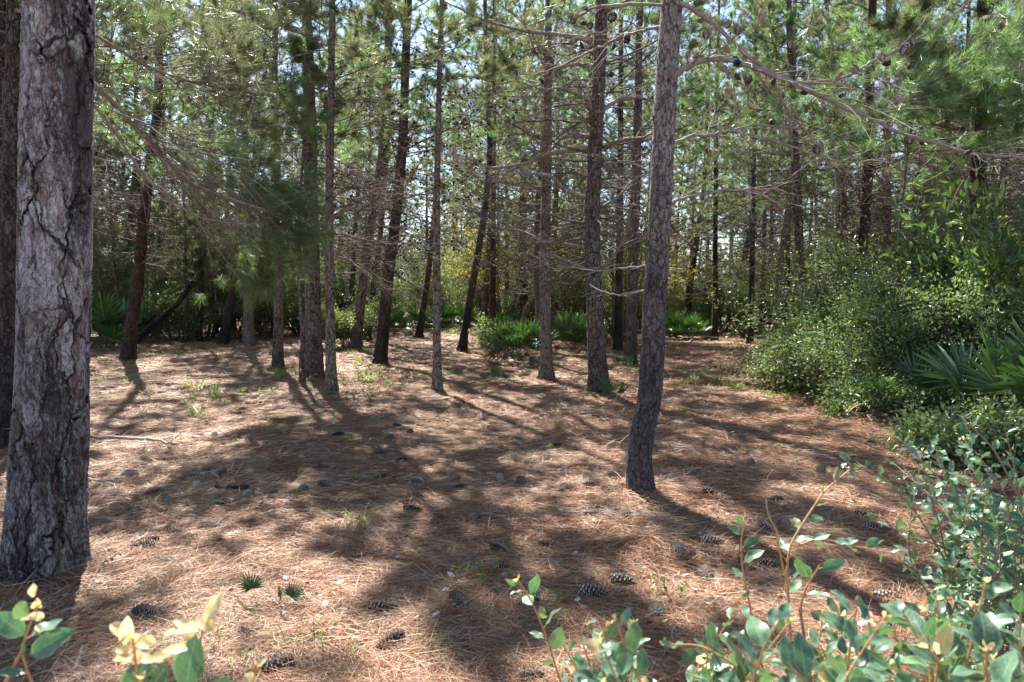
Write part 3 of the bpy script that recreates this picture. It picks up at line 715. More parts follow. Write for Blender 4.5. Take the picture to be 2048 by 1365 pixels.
# far thicket: prototypes and copies
def proto_set():
    out = []
    for s, (h, w, leaf, m) in enumerate([(2.6, 3.2, (.06, .03), LEAF_HOLLY), (3.6, 3.2, (.055, .028), LEAF_HOLLY), (1.9, 3.0, (.06, .03), LEAF_DARK), (4.6, 3.6, (.06, .034), LEAF_OAK), (6.0, 4.2, (.065, .036), LEAF_OAK), (5.2, 3.0, (.05, .028), LEAF_YELLOW)]):
        st, lv = shrub_mesh(seed=130 + s, h=h, w=w, nst=16 if h < 4 else 13, leaf=leaf, m_leaf=m, K=13, lv=7, spread=.32, low=.1 if h < 4 else .35)
        tall = h >= 4
        o = thing('thicket_tree' if tall else 'thicket_bush', '', 'tree' if tall else 'bush', (0, 0, 0))
        st.build('stem', TWIG_DARK, o); lv.build('crown' if tall else 'foliage', m, o)
        out.append(o)
    return out
PR = proto_set(); used = set()
def put(k, px, Y, sc, label, group):
    p = GY(px, Y)
    if k in used: return dup(PR[k], p, random.random() * 6.28, sc, label, group)
    used.add(k); o = PR[k]; o.location = p; o.scale = (sc,) * 3; o.rotation_euler = (0, 0, random.random() * 6.28); o['label'] = label; o['group'] = group
    return o
TH = 'bushes of the far thicket'
for px, Y, k, sc in [(120, 27, 0, 1.1), (215, 26, 1, .9), (300, 27.5, 0, 1.1), (350, 25.5, 2, 1.0), (410, 27, 1, 1.0), (470, 28, 0, 1.0), (540, 27, 2, 1.1)]:
    put(k, px, Y, sc, 'dark shiny thicket bush behind the leaning pines left of the hanging bough', TH)
for px, Y, k, sc in [(600, 30, 1, 1.0), (660, 31, 0, 1.1), (730, 33, 2, 1.1), (790, 36, 1, 1.0), (850, 38, 0, 1.0), (920, 42, 1, 1.1), (990, 38, 0, 1.1), (1060, 33, 2, 1.0), (1130, 31, 1, 1.0)]:
    put(k, px, Y, sc, 'green thicket bush far behind the slender pines of the middle', TH)
for px, Y, k, sc in [(1200, 32, 0, 1.0), (1270, 33, 2, 1.1), (1340, 31, 0, .8), (1400, 34, 2, 1.1), (1450, 32, 0, .9), (1520, 33, 1, .9), (1590, 30, 0, 1.0), (1660, 28, 1, 1.0), (1740, 26, 0, 1.1), (1830, 24, 1, 1.0), (1920, 22, 0, 1.1), (2020, 21, 1, 1.0), (2110, 20, 1, 1.1)]:
    put(k, px, Y, sc, 'dense thicket bush closing the view on the right of the curved grey pine', TH)
TG = 'small oaks of the far thicket'
for px, Y, k, sc in [(180, 32, 3, 1.1), (290, 35, 4, 1.0), (370, 31, 3, 1.1), (450, 36, 4, 1.0), (560, 35, 3, 1.0)]:
    put(k, px, Y, sc, 'small leafy oak behind the dark left thicket', TG)
for px, Y, k, sc in [(640, 40, 4, .9), (700, 44, 3, 1.0), (780, 46, 4, .9), (870, 52, 3, 1.1), (950, 48, 3, 1.1), (1020, 44, 4, .8), (1090, 42, 3, 1.0), (1400, 45, 3, .9), (1480, 48, 4, .7), (1560, 43, 3, .9), (1650, 40, 4, .8), (1760, 36, 4, 1.0), (1880, 30, 4, 1.0), (2000, 28, 4, 1.1)]:
    put(k, px, Y, sc, 'small leafy oak far back between the pine trunks', TG)
put(5, 1240, 24.5, .95, 'oak with bright yellow leaves glowing behind the stout rough pine', None)
put(5, 1290, 30, .7, 'lower yellow-leaved oak seen between the brown pine and the curved grey pine', None)
put(5, 1010, 31, 1.0, 'thin yellow-green oak above the dark slanting pine', None)

# far pines
FP = []
for s in range(5):
    H = 13.2 + s * .8
    rt = np.random.default_rng(500 + s); bend = rt.normal() * .4; ph = rt.random() * 6
    axf = lambda z, b=bend, p=ph: np.array([b * math.sin(z * .28 + p) - b * math.sin(p), .3 * b * math.sin(z * .4), z])
    rf = lambda z, H=H: .12 * (1 - .8 * min(max(z / H, 0), 1)) + .05 * math.exp(-max(z, 0) / .3)
    o = thing('pine_tree', '', 'tree', (0, 0, 0))
    z = np.linspace(-.1, H, 30); b = MB(); b.tube(np.array([axf(q) for q in z]), np.array([rf(q) for q in z]), 9, 0)
    b.build('trunk', [BARK_CHAR, BARK, BARK_RED, BARK_PALE, BARK_CHAR][s], o)
    mb = make_crown(axf, rf, H, 1.6, 3.2 + .35 * s, 2.7, 520 + s, nd=[30, 60, 30, 60, 30][s], nl=74, K=44, cone=.07, lod=.75, nw=.009)
    mb.build('crown', [TWIG if s % 2 else TWIG_DARK, [NEEDLE, NEEDLE_GREY, NEEDLE, NEEDLE_GREY, NEEDLE_DEEP][s], CONE_DARK], o)
    FP.append(o)
usedp = set()
def putp(k, px, Y, sc, label, group='far pines of the wood'):
    p = GY(px, Y); rz = random.random() * 6.28
    if k in usedp: return dup(FP[k], p, rz, sc, label, group)
    usedp.add(k); o = FP[k]; o.location = p; o.rotation_euler = (0, 0, rz); o.scale = (sc,) * 3; o['label'] = label; o['group'] = group
rp = random.Random(5)
def band(xs, Ys, label):
    for px in xs:
        putp(rp.randrange(5), px + rp.uniform(-22, 22), rp.uniform(*Ys), rp.uniform(.8, 1.1), label)
band(range(60, 600, 38), (26, 42), 'thin pine standing in the thicket far behind the left trunks')
band(range(600, 1000, 36), (30, 52), 'thin pine far behind the leaning trunks of the middle')
band(range(1020, 1330, 36), (29, 50), 'thin pine far behind the stout rough pine')
band(range(1350, 1720, 34), (27, 50), 'thin pine in the far wood beyond the right palmettos')
band(range(1740, 2100, 40), (20, 40), 'pine deep in the wood behind the right thicket')
band(range(990, 1740, 84), (21, 27), 'slim pine of the wood standing between the nearer right-hand trunks')
for px, Y in [(-420, 14), (-260, 17), (-120, 12.5), (-330, 22), (-60, 20), (2260, 13), (2420, 18), (2200, 20)]:  # out-of-view pines, added for the shade of their crowns
    putp(rp.randrange(5), px, Y, 1.05, 'unseen pine added outside the view to shade the clearing')

# young bushy pines
SPL = []
for s in range(3):
    H = 5.4 + s * .9
    axf = lambda z, s=s: np.array([.12 * math.sin(z * .6 + s), .08 * math.sin(z * .5), z])
    rf = lambda z, H=H: .06 * (1 - .85 * min(max(z / H, 0), 1)) + .01
    o = thing('young_pine', '', 'tree', (0, 0, 0))
    z = np.linspace(-.1, H, 16); b = MB(); b.tube(np.array([axf(q) for q in z]), np.array([rf(q) for q in z]), 7, 0); b.build('trunk', BARK, o)
    mb = make_crown(axf, rf, H, .4, .9 + .5 * s, 1.75, 560 + s, nd=14, nl=44, K=48, lod=.8, nw=.008, nlen=(.10, .18))
    mb.build('crown', [TWIG_DARK, [NEEDLE_GREY, NEEDLE, NEEDLE_GREY][s], CONE_DARK], o); SPL.append(o)
useds = set()
def puts(k, px, Y, sc, label, group='young bushy pines in the thicket'):
    p = GY(px, Y); rz = random.random() * 6.28
    if k in useds: return dup(SPL[k], p, rz, sc, label, group)
    useds.add(k); o = SPL[k]; o.location = p; o.rotation_euler = (0, 0, rz); o.scale = (sc,) * 3; o['label'] = label; o['group'] = group
for px, Y in [(175, 25), (235, 23.5), (370, 24.5), (300, 30), (430, 30), (530, 26), (590, 31), (120, 22)]:
    puts(rp.randrange(3), px, Y, rp.uniform(.8, 1.1), 'soft grey-green young pine in the thicket behind the dark leaning pine')
for px, Y in [(650, 36), (720, 40), (800, 44), (860, 47), (920, 50), (990, 43), (1050, 38), (1130, 34), (1180, 36), (1100, 44)]:
    puts(rp.randrange(3), px, Y, rp.uniform(.85, 1.25), 'young pine far back between the slender middle pines')
for px, Y in [(1260, 40), (1330, 36), (1400, 39), (1460, 42), (1540, 37), (1620, 34), (1690, 30), (1760, 26), (1830, 22), (1900, 20), (1990, 18), (2060, 17)]:
    puts(rp.randrange(3), px, Y, rp.uniform(.8, 1.15), 'young pine in the wood behind the right thicket')

# ------------------------------------------------------------------ saw palmettos
def frond_mesh(seed, pet=.55, L=.5, n=19, dead=False, arc=3.7):
    rng = np.random.default_rng(seed); b = MB()
    t = np.linspace(0, 1, 5)
    P = np.stack([t * pet, np.zeros(5), -.06 * t * t * (2 if dead else 1)], 1)
    b.tube(P, np.linspace(.008, .005, 5), 4, 0)
    o = P[-1]
    for k in range(n):
        a = (k / (n - 1) - .5) * arc + rng.normal() * .03
        l = L * (1 - .32 * (abs(a) / (arc / 2)) ** 2) * (.9 + .2 * rng.random())
        d = np.array([math.cos(a), math.sin(a), .12 + .25 * abs(math.sin(a)) * (0 if dead else 1) + rng.normal() * .06]); d /= np.linalg.norm(d)
        side = np.array([-math.sin(a), math.cos(a), 0]); up = np.cross(d, side)
        w = .021 + .006 * rng.random()
        u = np.array([0, .35, .75, 1.0]); ww = np.array([.35, 1, .7, .05]) * w
        dr = (.10 if not dead else .4) * l * (.5 + rng.random())
        c = o + d[None] * (u * l)[:, None] + np.array([0, 0, -1])[None] * (dr * u ** 2.5)[:, None]
        fold = up * w * .45
        Lf = c + side[None] * ww[:, None] + fold * (ww / w)[:, None]; Rt = c - side[None] * ww[:, None] + fold * (ww / w)[:, None]
        v = np.concatenate([Lf, c, Rt])
        f = []
        for i in range(3): f += [[i, i + 1, i + 5, i + 4], [i + 4, i + 5, i + 9, i + 8]]
        b.add(v, f, 0)
    o = b.build('frond', FROND_DEAD if dead else FROND); me = o.data; bpy.data.objects.remove(o)
    return me
FRONDS = [frond_mesh(s, .5 + .08 * s, .46 + .03 * s) for s in range(3)]
DEADF = [frond_mesh(10 + s, .4, .42, 16, True, 2.4) for s in range(2)]
PAL_MESH = None
def palmetto(label, loc, h=1.1, n=18, nd=4, seed=0, group='saw palmettos', sc=1.0):
    rg = random.Random(seed)
    ob = thing('saw_palmetto', label, 'palmetto', loc, group)
    ob.scale = (sc,) * 3
    for i in range(n):
        o = bpy.data.objects.new('frond', FRONDS[i % 3]); COL.objects.link(o); o.parent = ob
        a = i * 2.4 + rg.uniform(-.4, .4); f = (i + .5) / n
        el = 1.42 - 1.0 * f + rg.uniform(-.12, .12)
        o.rotation_euler = (rg.uniform(-.5, .5), -el, a); s = h * rg.uniform(.8, 1.1); o.scale = (s, s, s)
        o.location = (math.cos(a) * .05, math.sin(a) * .05, rg.uniform(0, .2) * h)
    for i in range(nd):
        o = bpy.data.objects.new('dead_frond', DEADF[i % 2]); COL.objects.link(o); o.parent = ob; o['label'] = 'dry brown frond hanging at the base'
        a = rg.uniform(0, 6.28); o.rotation_euler = (rg.uniform(-.6, .6), rg.uniform(-.1, .35), a); s = h * rg.uniform(.7, 1.0); o.scale = (s, s, s)
        o.location = (math.cos(a) * .1, math.sin(a) * .1, .28 * h)
    return ob
def palmetto_far(loc, label, proto=[None], sc=1.0):
    if proto[0] is None:
        rng = np.random.default_rng(77); b = MB()
        for i in range(20):
            me = FRONDS[i % 3]; nv = len(me.vertices); co = np.empty(nv * 3, np.float32); me.vertices.foreach_get('co', co); co = co.reshape(-1, 3)
            a = i * 2.4; el = 1.35 - 1.2 * (i + .5) / 20
            cx, sx = math.cos(rng.normal() * .3), 0; ce, se = math.cos(el), math.sin(el)
            q = np.stack([co[:, 0] * ce - co[:, 2] * se, co[:, 1], co[:, 0] * se + co[:, 2] * ce], 1)
            q = np.stack([q[:, 0] * math.cos(a) - q[:, 1] * math.sin(a), q[:, 0] * math.sin(a) + q[:, 1] * math.cos(a), q[:, 2] + rng.random() * .2], 1)
            fs = np.array([list(p.vertices) for p in me.polygons]); b.add(q * (.85 + .3 * rng.random()), fs, 0)
        o = thing('saw_palmetto', label, 'palmetto', loc, 'palmettos at the back of the clearing'); b.build('foliage', FROND, o); o.scale = (sc,) * 3; proto[0] = o
        return o
    return dup(proto[0], loc, random.random() * 6.28, sc, label, 'palmettos at the back of the clearing')
palmetto('round green saw palmetto clump with dry brown fronds in the middle of the clearing', G(1034, 728), 1.12, 17, 8, 1)
palmetto('saw palmetto in the shadow behind the stout rough pine', GY(1150, 19.5), 1.1, 18, 3, 2)
palmetto('dark saw palmetto at the left edge of the straw with pale dead fronds under it', GY(205, 21), 1.35, 22, 7, 3)
palmetto('small saw palmetto beside the dark left clump', GY(275, 24), 1.0, 16, 3, 13)
palmetto('spiky saw palmetto fan in front of the tall evergreen bush', GY(1858, 9.5), .9, 12, 6, 4)
palmetto('saw palmetto with a wide arching frond above the dead fronds', GY(1812, 8.7), .75, 7, 14, 5)
palmetto('big saw palmetto at the right photo edge', GY(2050, 7.4), 1.25, 16, 5, 6)
palmetto('saw palmetto around the foot of the thick dark pine', GY(1955, 9.4), .85, 12, 6, 7)
palmetto('saw palmetto half buried between holly bushes and pines', GY(1620, 14.5), 1.15, 16, 3, 8)
palmetto('single-fan young palmetto at the foot of the stout rough pine', G(1225, 808), .42, 5, 0, 9)
palmetto('low young palmetto by the foot of the brown pine beside the curved grey pine', G(1250, 742), .4, 6, 0, 10)
palmetto('small palmetto seedling with a few narrow fans near the left foreground', G(530, 1228), .2, 4, 0, 11)
palmetto('young palmetto sprouting on the grassy right edge of the straw', G(1550, 765), .5, 7, 0, 12)
palmetto('tiny palmetto at the foot of the slender upright pine', G(996, 768), .34, 5, 0, 14)
for px, Y, sc in [(620, 27, .9), (680, 28, 1), (790, 29, 1), (840, 31, 1.1), (885, 33, 1.1), (905, 36, 1.2), (940, 34, 1), (980, 30, 1), (1010, 27, 1)]:
    palmetto_far(GY(px, Y), 'green palmetto clump in the gap behind the slender middle pines', sc=sc)
for px, Y, sc in [(1115, 27, .9), (1180, 26, .95), (1238, 25.5, .8), (1340, 27, 1.05), (1378, 26, 1.0), (1420, 28.5, .8), (1500, 27, .85), (1570, 24, .8)]:
    palmetto_far(GY(px, Y), 'palmetto clump lining the back of the clearing right of the saw palmetto', sc=sc)

# ------------------------------------------------------------------ ground
def ground():
    def lines(lo, hi, c, n, p):
        u = np.linspace(-1, 1, n); s = np.sign(u) * np.abs(u) ** p
        return np.where(s < 0, c + s * (c - lo), c + s * (hi - c))
    X = lines(-260, 260, 0, 301, 2.6); Yl = lines(-60, 420, 5, 341, 3.0)
    xx, yy = np.meshgrid(X, Yl); zz = gz(xx, yy)
    v = np.stack([xx, yy, zz], -1).reshape(-1, 3); nx = len(X); ny = len(Yl)
    i = np.arange(ny - 1)[:, None] * nx + np.arange(nx - 1)[None]
    q = np.stack([i, i + 1, i + nx + 1, i + nx], -1).reshape(-1, 4)
    b = MB(); b.add(v, q, 0, True)
    m, nt, out = newmat('forest_floor')
    tc = nt.nodes.new('ShaderNodeTexCoord'); co = tc.outputs['Object']
    fib = [noise(nt, mapping(nt, co, s), 9, 5, .7, 1.5) for s in ((9, 1.6, 1), (1.6, 9, 1))]
    fr = noise(nt, co, 4, 2)
    f1 = mix(nt, ramp(nt, fr, [(.45, 0), (.55, 1)]), fib[0], fib[1])
    base = ramp(nt, f1, [(.25, (.045, .024, .014)), (.45, (.14, .066, .033)), (.6, (.25, .13, .07)), (.75, (.40, .28, .19))])
    patch = noise(nt, co, .9, 5, .6)
    base = mix(nt, ramp(nt, patch, [(.45, 0), (.7, .6)]), base, (.32, .235, .165))
    duff = noise(nt, co, 2.3, 5, .65)
    base = mix(nt, ramp(nt, duff, [(.60, 0), (.72, .75)]), base, (.085, .065, .055))
    p = nt.nodes.new('ShaderNodeBsdfPrincipled'); nt.links.new(base, p.inputs['Base Color']); p.inputs['Roughness'].default_value = .85
    p.inputs['Specular IOR Level'].default_value = .25
    bp = nt.nodes.new('ShaderNodeBump'); bp.inputs['Distance'].default_value = .02; nt.links.new(f1, bp.inputs['Height']); nt.links.new(bp.outputs[0], p.inputs['Normal'])
    nt.links.new(p.outputs[0], out.inputs[0])
    o = b.build('ground', m); tag(o, 'gently uneven forest floor under pine straw', 'ground', kind='structure')
ground()

def straw():
    rng = np.random.default_rng(21)
    n = 640000
    # density falls with distance
    u = rng.random(n)
    d = 2.2 * (30 / 2.2) ** (u ** .92)
    px = rng.uniform(-250, 2300, n)
    x = (px - 1024) / F * d; y = d + rng.normal(size=n) * .1
    keep = vnoise(x * 1.7, y * 1.7, 31) * .6 + vnoise(x * .6, y * .6, 32) * .6 + rng.random(n) * .5 > .62
    x, y, d = x[keep], y[keep], d[keep]; n = len(x)
    z = gz(x, y) + rng.random(n) ** 2 * .022 + .002
    flow = vnoise(x * .8, y * .8, 33) * 7 + vnoise(x * 2.5, y * 2.5, 34) * 2.5
    a = flow + rng.normal(size=n) * 1.25
    el = rng.normal(size=n) * .10
    L = .10 + .15 * rng.random(n)
    w = (.0006 + .0003 * d) * (.7 + .7 * rng.random(n))
    bend = rng.normal(size=n) * .35
    # raised ends for some
    loose = rng.random(n) < .07; el[loose] += .45 * rng.random(loose.sum())
    def dirv(aa): return np.stack([np.cos(aa) * np.cos(el), np.sin(aa) * np.cos(el), np.sin(el)], 1)
    p0 = np.stack([x, y, z], 1); p1 = p0 + dirv(a) * (L * .5)[:, None]; p2 = p1 + dirv(a + bend) * (L * .5)[:, None]
    for p in (p1, p2): p[:, 2] = np.maximum(p[:, 2], gz(p[:, 0], p[:, 1]) + .003)
    roll = rng.normal(size=n) * .5
    s = np.stack([-np.sin(a) * np.cos(roll), np.cos(a) * np.cos(roll), np.sin(roll)], 1) * (w * .5)[:, None]
    v = np.stack([p0 - s, p0 + s, p1 + s, p1 - s, p2 + s * .4, p2 - s * .4], 1).reshape(-1, 3)
    o = np.arange(n)[:, None] * 6
    f = np.concatenate([o + np.array([[0, 1, 2, 3]]), o + np.array([[3, 2, 4, 5]])])
    b = MB(); b.add(v, f, 0)
    m, nt, out = newmat('pine_straw')
    g = nt.nodes.new('ShaderNodeNewGeometry')
    c = ramp(nt, g.outputs['Random Per Island'], [(0, (.085, .033, .015)), (.32, (.23, .082, .03)), (.6, (.35, .135, .052)), (.78, (.46, .26, .14)), (.9, (.60, .46, .30)), (1, (.36, .29, .23))])
    tc = nt.nodes.new('ShaderNodeTexCoord')
    pt = noise(nt, tc.outputs['Object'], 1.1, 4, .6)
    c = mix(nt, ramp(nt, pt, [(.48, 0), (.70, .5)]), c, (.43, .31, .20))
    p = nt.nodes.new('ShaderNodeBsdfPrincipled'); nt.links.new(c, p.inputs['Base Color']); p.inputs['Roughness'].default_value = .55
    p.inputs['Specular IOR Level'].default_value = .4
    nt.links.new(p.outputs[0], out.inputs[0])
    ob = b.build('pine_straw', m); tag(ob, 'rust brown fallen pine needles matting the forest floor', 'pine straw', kind='stuff')
straw()

def chips():
    rng = np.random.default_rng(91); n = 9000
    d = 2.4 * (22 / 2.4) ** rng.random(n); px = rng.uniform(-200, 2250, n); x = (px - 1024) / F * d; y = d
    z = gz(x, y) + .012 + rng.random(n) * .012
    c = np.stack([x, y, z], 1); a = rng.random(n) * 6.28; l = .006 + .022 * rng.random(n) ** 2.5; w = l * (.25 + .5 * rng.random(n))
    t = np.stack([np.cos(a), np.sin(a), rng.normal(size=n) * .3], 1) * l[:, None]; q = np.stack([-np.sin(a), np.cos(a), rng.normal(size=n) * .4], 1) * w[:, None]
    v = np.stack([c - t, c - t * .3 + q, c + t * .6 + q * .8, c + t, c + t * .2 - q, c - t * .6 - q * .7], 1).reshape(-1, 3)
    o = np.arange(n)[:, None] * 6
    b = MB(); b.add(v, np.concatenate([o + np.array([[0, 1, 2, 3]]), o + np.array([[0, 3, 4, 5]])]), 0)
    m = leafmat('bark_chips', [(0, (.04, .028, .022)), (.4, (.12, .075, .05)), (.7, (.24, .19, .16)), (.93, (.38, .34, .31)), (1, (.6, .57, .54))], (.5, .4, .3), .05, .8, .2)
    tag(b.build('forest_litter', m), 'bits of bark and dead leaf scattered over the pine straw', 'litter', kind='stuff')
chips()

# ------------------------------------------------------------------ fallen cones
cone_protos = [cone_mesh('pine_cone', .155, .036, 84, [CONE_A, CONE_TIP], 1), cone_mesh('pine_cone', .125, .038, 64, [CONE_A, CONE_TIP], 2, 1.5), cone_mesh('pine_cone', .15, .034, 90, [CONE_A2, CONE_TIP2], 3)]
cone_me = [o.data for o in cone_protos]
for o in cone_protos: bpy.data.objects.remove(o)
CG = 'pine cones lying on the straw'
def cone(px, py, ang, k=0, sc=1.0, label=None, tilt=0.0):
    x, y = ground_at(px, py)
    o = bpy.data.objects.new('pine_cone', cone_me[k]); COL.objects.link(o)
    o.location = (x, y, g1(x, y) + random.uniform(.012, .030) * sc); o.rotation_euler = (random.random() * .4, R(90) + tilt, R(ang - 180 if 20 < ang < 160 else ang)); o.scale = (sc,) * 3
    tag(o, label, 'pine cone', CG)
NC = [(548, 1332, 32, 0, 1.12, 'big open grey pine cone in sprouting grass at the near edge'), (780, 1282, 70, 0, 1.0, 'pale pine cone pointing at the camera on sunlit straw'),
      (766, 1222, 10, 0, 1.0, 'brown pine cone lying sideways on shaded straw above the pale sunlit cone'), (916, 1212, -50, 2, .9, 'half buried dull pine cone near the centre foreground'),
      (292, 1248, -8, 2, 1.05, 'dark pine cone in shadow above the yellow sprig'), (283, 1120, 25, 0, 1.0, 'brown pine cone touching another by the massive grey pine'),
      (299, 1108, 60, 1, .9, 'rounder pine cone resting against the brown one by the massive grey pine'), (347, 1083, -14, 0, 1.0, 'pine cone with pale scales left of the white scrap'),
      (419, 1071, 14, 0, 1.0, 'plump grey pine cone beside the white scrap'), (1187, 1179, 12, 0, 1.08, 'large plump pine cone, the lower of a close pair before the curved grey pine'),
      (1249, 1154, 14, 0, 1.1, 'large plump pine cone, the upper of a close pair before the curved grey pine'), (1314, 1210, 100, 1, 1.0, 'upright dark pine cone below the close pair'),
      (1411, 1146, 95, 1, 1.05, 'pine cone standing on end below the curved grey pine'), (1424, 1094, 10, 0, 1.0, 'pine cone lying right above the one standing on end'),
      (1356, 1107, 80, 1, .9, 'small pale pine cone beside a thin dark stalk'), (1380, 1109, 100, 2, .8, 'dull little pine cone half hidden in straw beside the pale one'),
      (1000, 1096, -22, 0, .95, 'pine cone with black open end in sunlit straw at centre'), (1004, 1129, 18, 2, .9, 'dark brown pine cone just below the black-ended one'),
      (1094, 1084, 10, 2, .85, 'dull pine cone in shadow right of the black-ended one'), (1066, 1172, -40, 0, .95, 'pine cone behind the tip of the small leafy sprig'),
      (1056, 1200, 40, 1, 1.0, 'pine cone at the stem of the small leafy sprig'), (1062, 1354, 10, 1, .95, 'pine cone on bright straw at the bottom edge of the photo'),
      (1416, 996, -10, 1, 1.0, 'open pine cone right of the foot of the curved grey pine'), (1400, 966, 6, 2, .9, 'flat grey pine cone behind the open one near the curved grey pine'),
      (826, 1019, 8, 2, 1.0, 'pine cone on the shadow edge left of centre'), (948, 1036, 85, 2, .95, 'pine cone pointing at the camera beside a white bark flake'),
      (1545, 1132, -12, 0, 1.0, 'pine cone behind the tall orange silverthorn shoot'), (1780, 1243, 30, 0, 1.0, 'pine cone glimpsed between silverthorn sprays'),
      (1776, 1186, 4, 2, 1.0, 'pine cone in shade behind the silverthorn'), (1726, 1036, -14, 0, 1.0, 'pine cone behind thin silverthorn shoots, the left of two'), (1751, 1066, -10, 2, 1.0, 'pine cone behind thin silverthorn shoots, the right of two')]
for c in NC: cone(c[0], c[1], c[2], c[3], c[4], c[5], random.uniform(-.15, .15))
for px, py in [(310, 998), (336, 1019), (430, 1013), (441, 1023), (496, 1004), (540, 991), (440, 956), (395, 985), (430, 880), (470, 886), (260, 962), (385, 960), (425, 962)]:
    cone(px, py, random.uniform(-170, -10), random.choice([0, 2, 2]), random.uniform(.85, 1.05), 'one of the scattered grey cones on the straw right of the massive grey pine')
for px, py in [(714, 1006), (910, 959), (920, 973), (1000, 951), (1045, 958), (760, 956), (800, 926), (816, 871), (775, 906), (795, 859), (776, 883), (835, 966), (725, 961), (760, 911), (675, 881), (858, 885), (970, 836), (650, 975), (605, 985)]:
    cone(px, py, random.uniform(-170, -10), random.choice([0, 1, 2, 2]), random.uniform(.8, 1.0), 'one of the scattered small cones on the straw in the middle of the clearing')
for px, py in [(1070, 846), (1035, 890), (1110, 895), (1183, 978), (1127, 981), (1187, 1033), (1360, 1036), (1250, 1038), (1550, 1011), (1500, 931), (1530, 1061), (1570, 1056), (1745, 886), (1640, 950)]:
    cone(px, py, random.uniform(-170, -10), random.choice([1, 2, 2]), random.uniform(.8, 1.0), 'one of the scattered cones on the straw around the curved grey pine')

# ------------------------------------------------------------------ sticks and litter
STICK = plain('grey_stick', (.27, .235, .21), .85, .4, 25); BLACK = plain('charred_wood', (.03, .024, .022), .9, .4, 40); PALEB = plain('bleached_bark', (.62, .6, .6), .8, .2, 40)
def stick(name, label, pts, r, m=STICK, twig=0, cat='stick', lift=.02):
    P = np.array([[*ground_at(*p), 0] for p in pts]); 
    P[:, 2] = gz(P[:, 0], P[:, 1]) + lift
    k = len(P); t = np.linspace(0, k - 1, k * 4); Q = np.stack([np.interp(t, np.arange(k), P[:, i]) for i in range(3)], 1)
    Q += np.random.default_rng(len(label)).normal(size=Q.shape) * r * .25
    root = Q[0].copy(); c = Crown(len(label)); c.b.tube(Q - root, np.linspace(r, r * .5, len(Q)), 8, 0, cap=True)
    if twig: c.twigs(Q - root, r, np.linalg.norm(Q[-1] - Q[0]), False, n=twig, t0=.2, fine=3, lf=.4)
    o = c.b.build(name, m); o.location = root; tag(o, label, cat)
stick('fallen_branch', 'grey fallen branch lying beside the massive grey pine', [(160, 882), (200, 890), (260, 893), (310, 896), (350, 908)], .022, twig=4, cat='branch', lift=.05)
stick('fallen_branch', 'bare lichen-grey twig lying left of the foot of the curved grey pine', [(1120, 1030), (1180, 1034), (1230, 1034), (1290, 1040)], .005, twig=7, cat='branch', lift=.03)
stick('stick', 'short brown stick on sunlit straw left of centre', [(772, 1080), (800, 1073), (820, 1064)], .014, plain('brown_stick', (.10, .07, .05), .9))
stick('stick', 'thin grey stick lying flat on straw right of the curved grey pine', [(1575, 935), (1620, 925), (1680, 905)], .008)
stick('stick', 'long thin stick right of the curved grey pine foot', [(1330, 920), (1370, 935), (1400, 958)], .007)
stick('stick', 'thick grey stick at the bottom of the photo under the yellow sprig', [(150, 1362), (160, 1330), (165, 1312)], .010)
stick('stick', 'dark stick at the foot of the massive grey pine', [(0, 1205), (30, 1190), (66, 1180)], .02, BLACK)
stick('stick', 'grey stick on the straw behind the massive grey pine', [(180, 975), (215, 975), (245, 968)], .012)
stick('stick', 'pale stick under the dead palmetto fronds', [(1600, 818), (1660, 818), (1740, 802)], .012)
stick('stick', 'twig lying across straw behind the near cones', [(730, 1012), (770, 1015), (810, 1030)], .005, twig=4)
stick('stick', 'tangle of crooked dark twigs on the straw left of centre', [(705, 1118), (740, 1108), (765, 1110)], .008, TWIG_DARK, twig=6)
stick('twig', 'thin dark stalk standing among cones below the curved grey pine', [(1370, 1185), (1372, 1184)], .004, BLACK)
b = MB(); rgc = np.random.default_rng(4)
def chunk(name, label, px, py, L, H, m, cat, rz, seed):
    rg = np.random.default_rng(seed); b = MB(); n = 9; t = np.linspace(-.5, .5, n)
    P = np.stack([t * L, rg.normal(size=n) * L * .04, H * .35 + rg.normal(size=n) * H * .1], 1)
    b.tube(P, H * .5 * (.6 + .5 * rg.random(n)) , 8, 0, cap=True)
    for k in range(7):
        u = rg.random() - .5; b.needles(np.array([[u * L, 0, H * .5]]), rg.normal(size=(1, 3)) + [0, 0, .7], H * .8, H * .4, 0, rg)
    x, y = ground_at(px, py); o = b.build(name, m); o.location = (x, y, g1(x, y)); o.rotation_euler = (0, 0, rz); tag(o, label, cat)
chunk('charred_wood', 'charred black chunk of wood lying on the straw', 466, 988, .24, .06, BLACK, 'wood', .2, 3)
chunk('paper_scrap', 'crumpled bluish white scrap on the straw beside the plump cone', 464, 1086, .07, .03, PALEB, 'scrap', .1, 6)
chunk('bark_flake', 'white bark flake on the straw at the right of centre', 962, 1046, .09, .012, PALEB, 'bark', .1, 8)
chunk('bark_flake', 'pale bark flake on shaded straw left of the brown sideways cone', 680, 1225, .08, .012, PALEB, 'bark', .1, 9)
chunk('bark_flake', 'pale wood flake beside the dark cone above the yellow sprig', 470, 1165, .09, .012, PALEB, 'bark', .3, 10)
chunk('bark_flake', 'long pale flake at the bottom edge right of centre', 1200, 1358, .13, .012, PALEB, 'bark', -.1, 11)

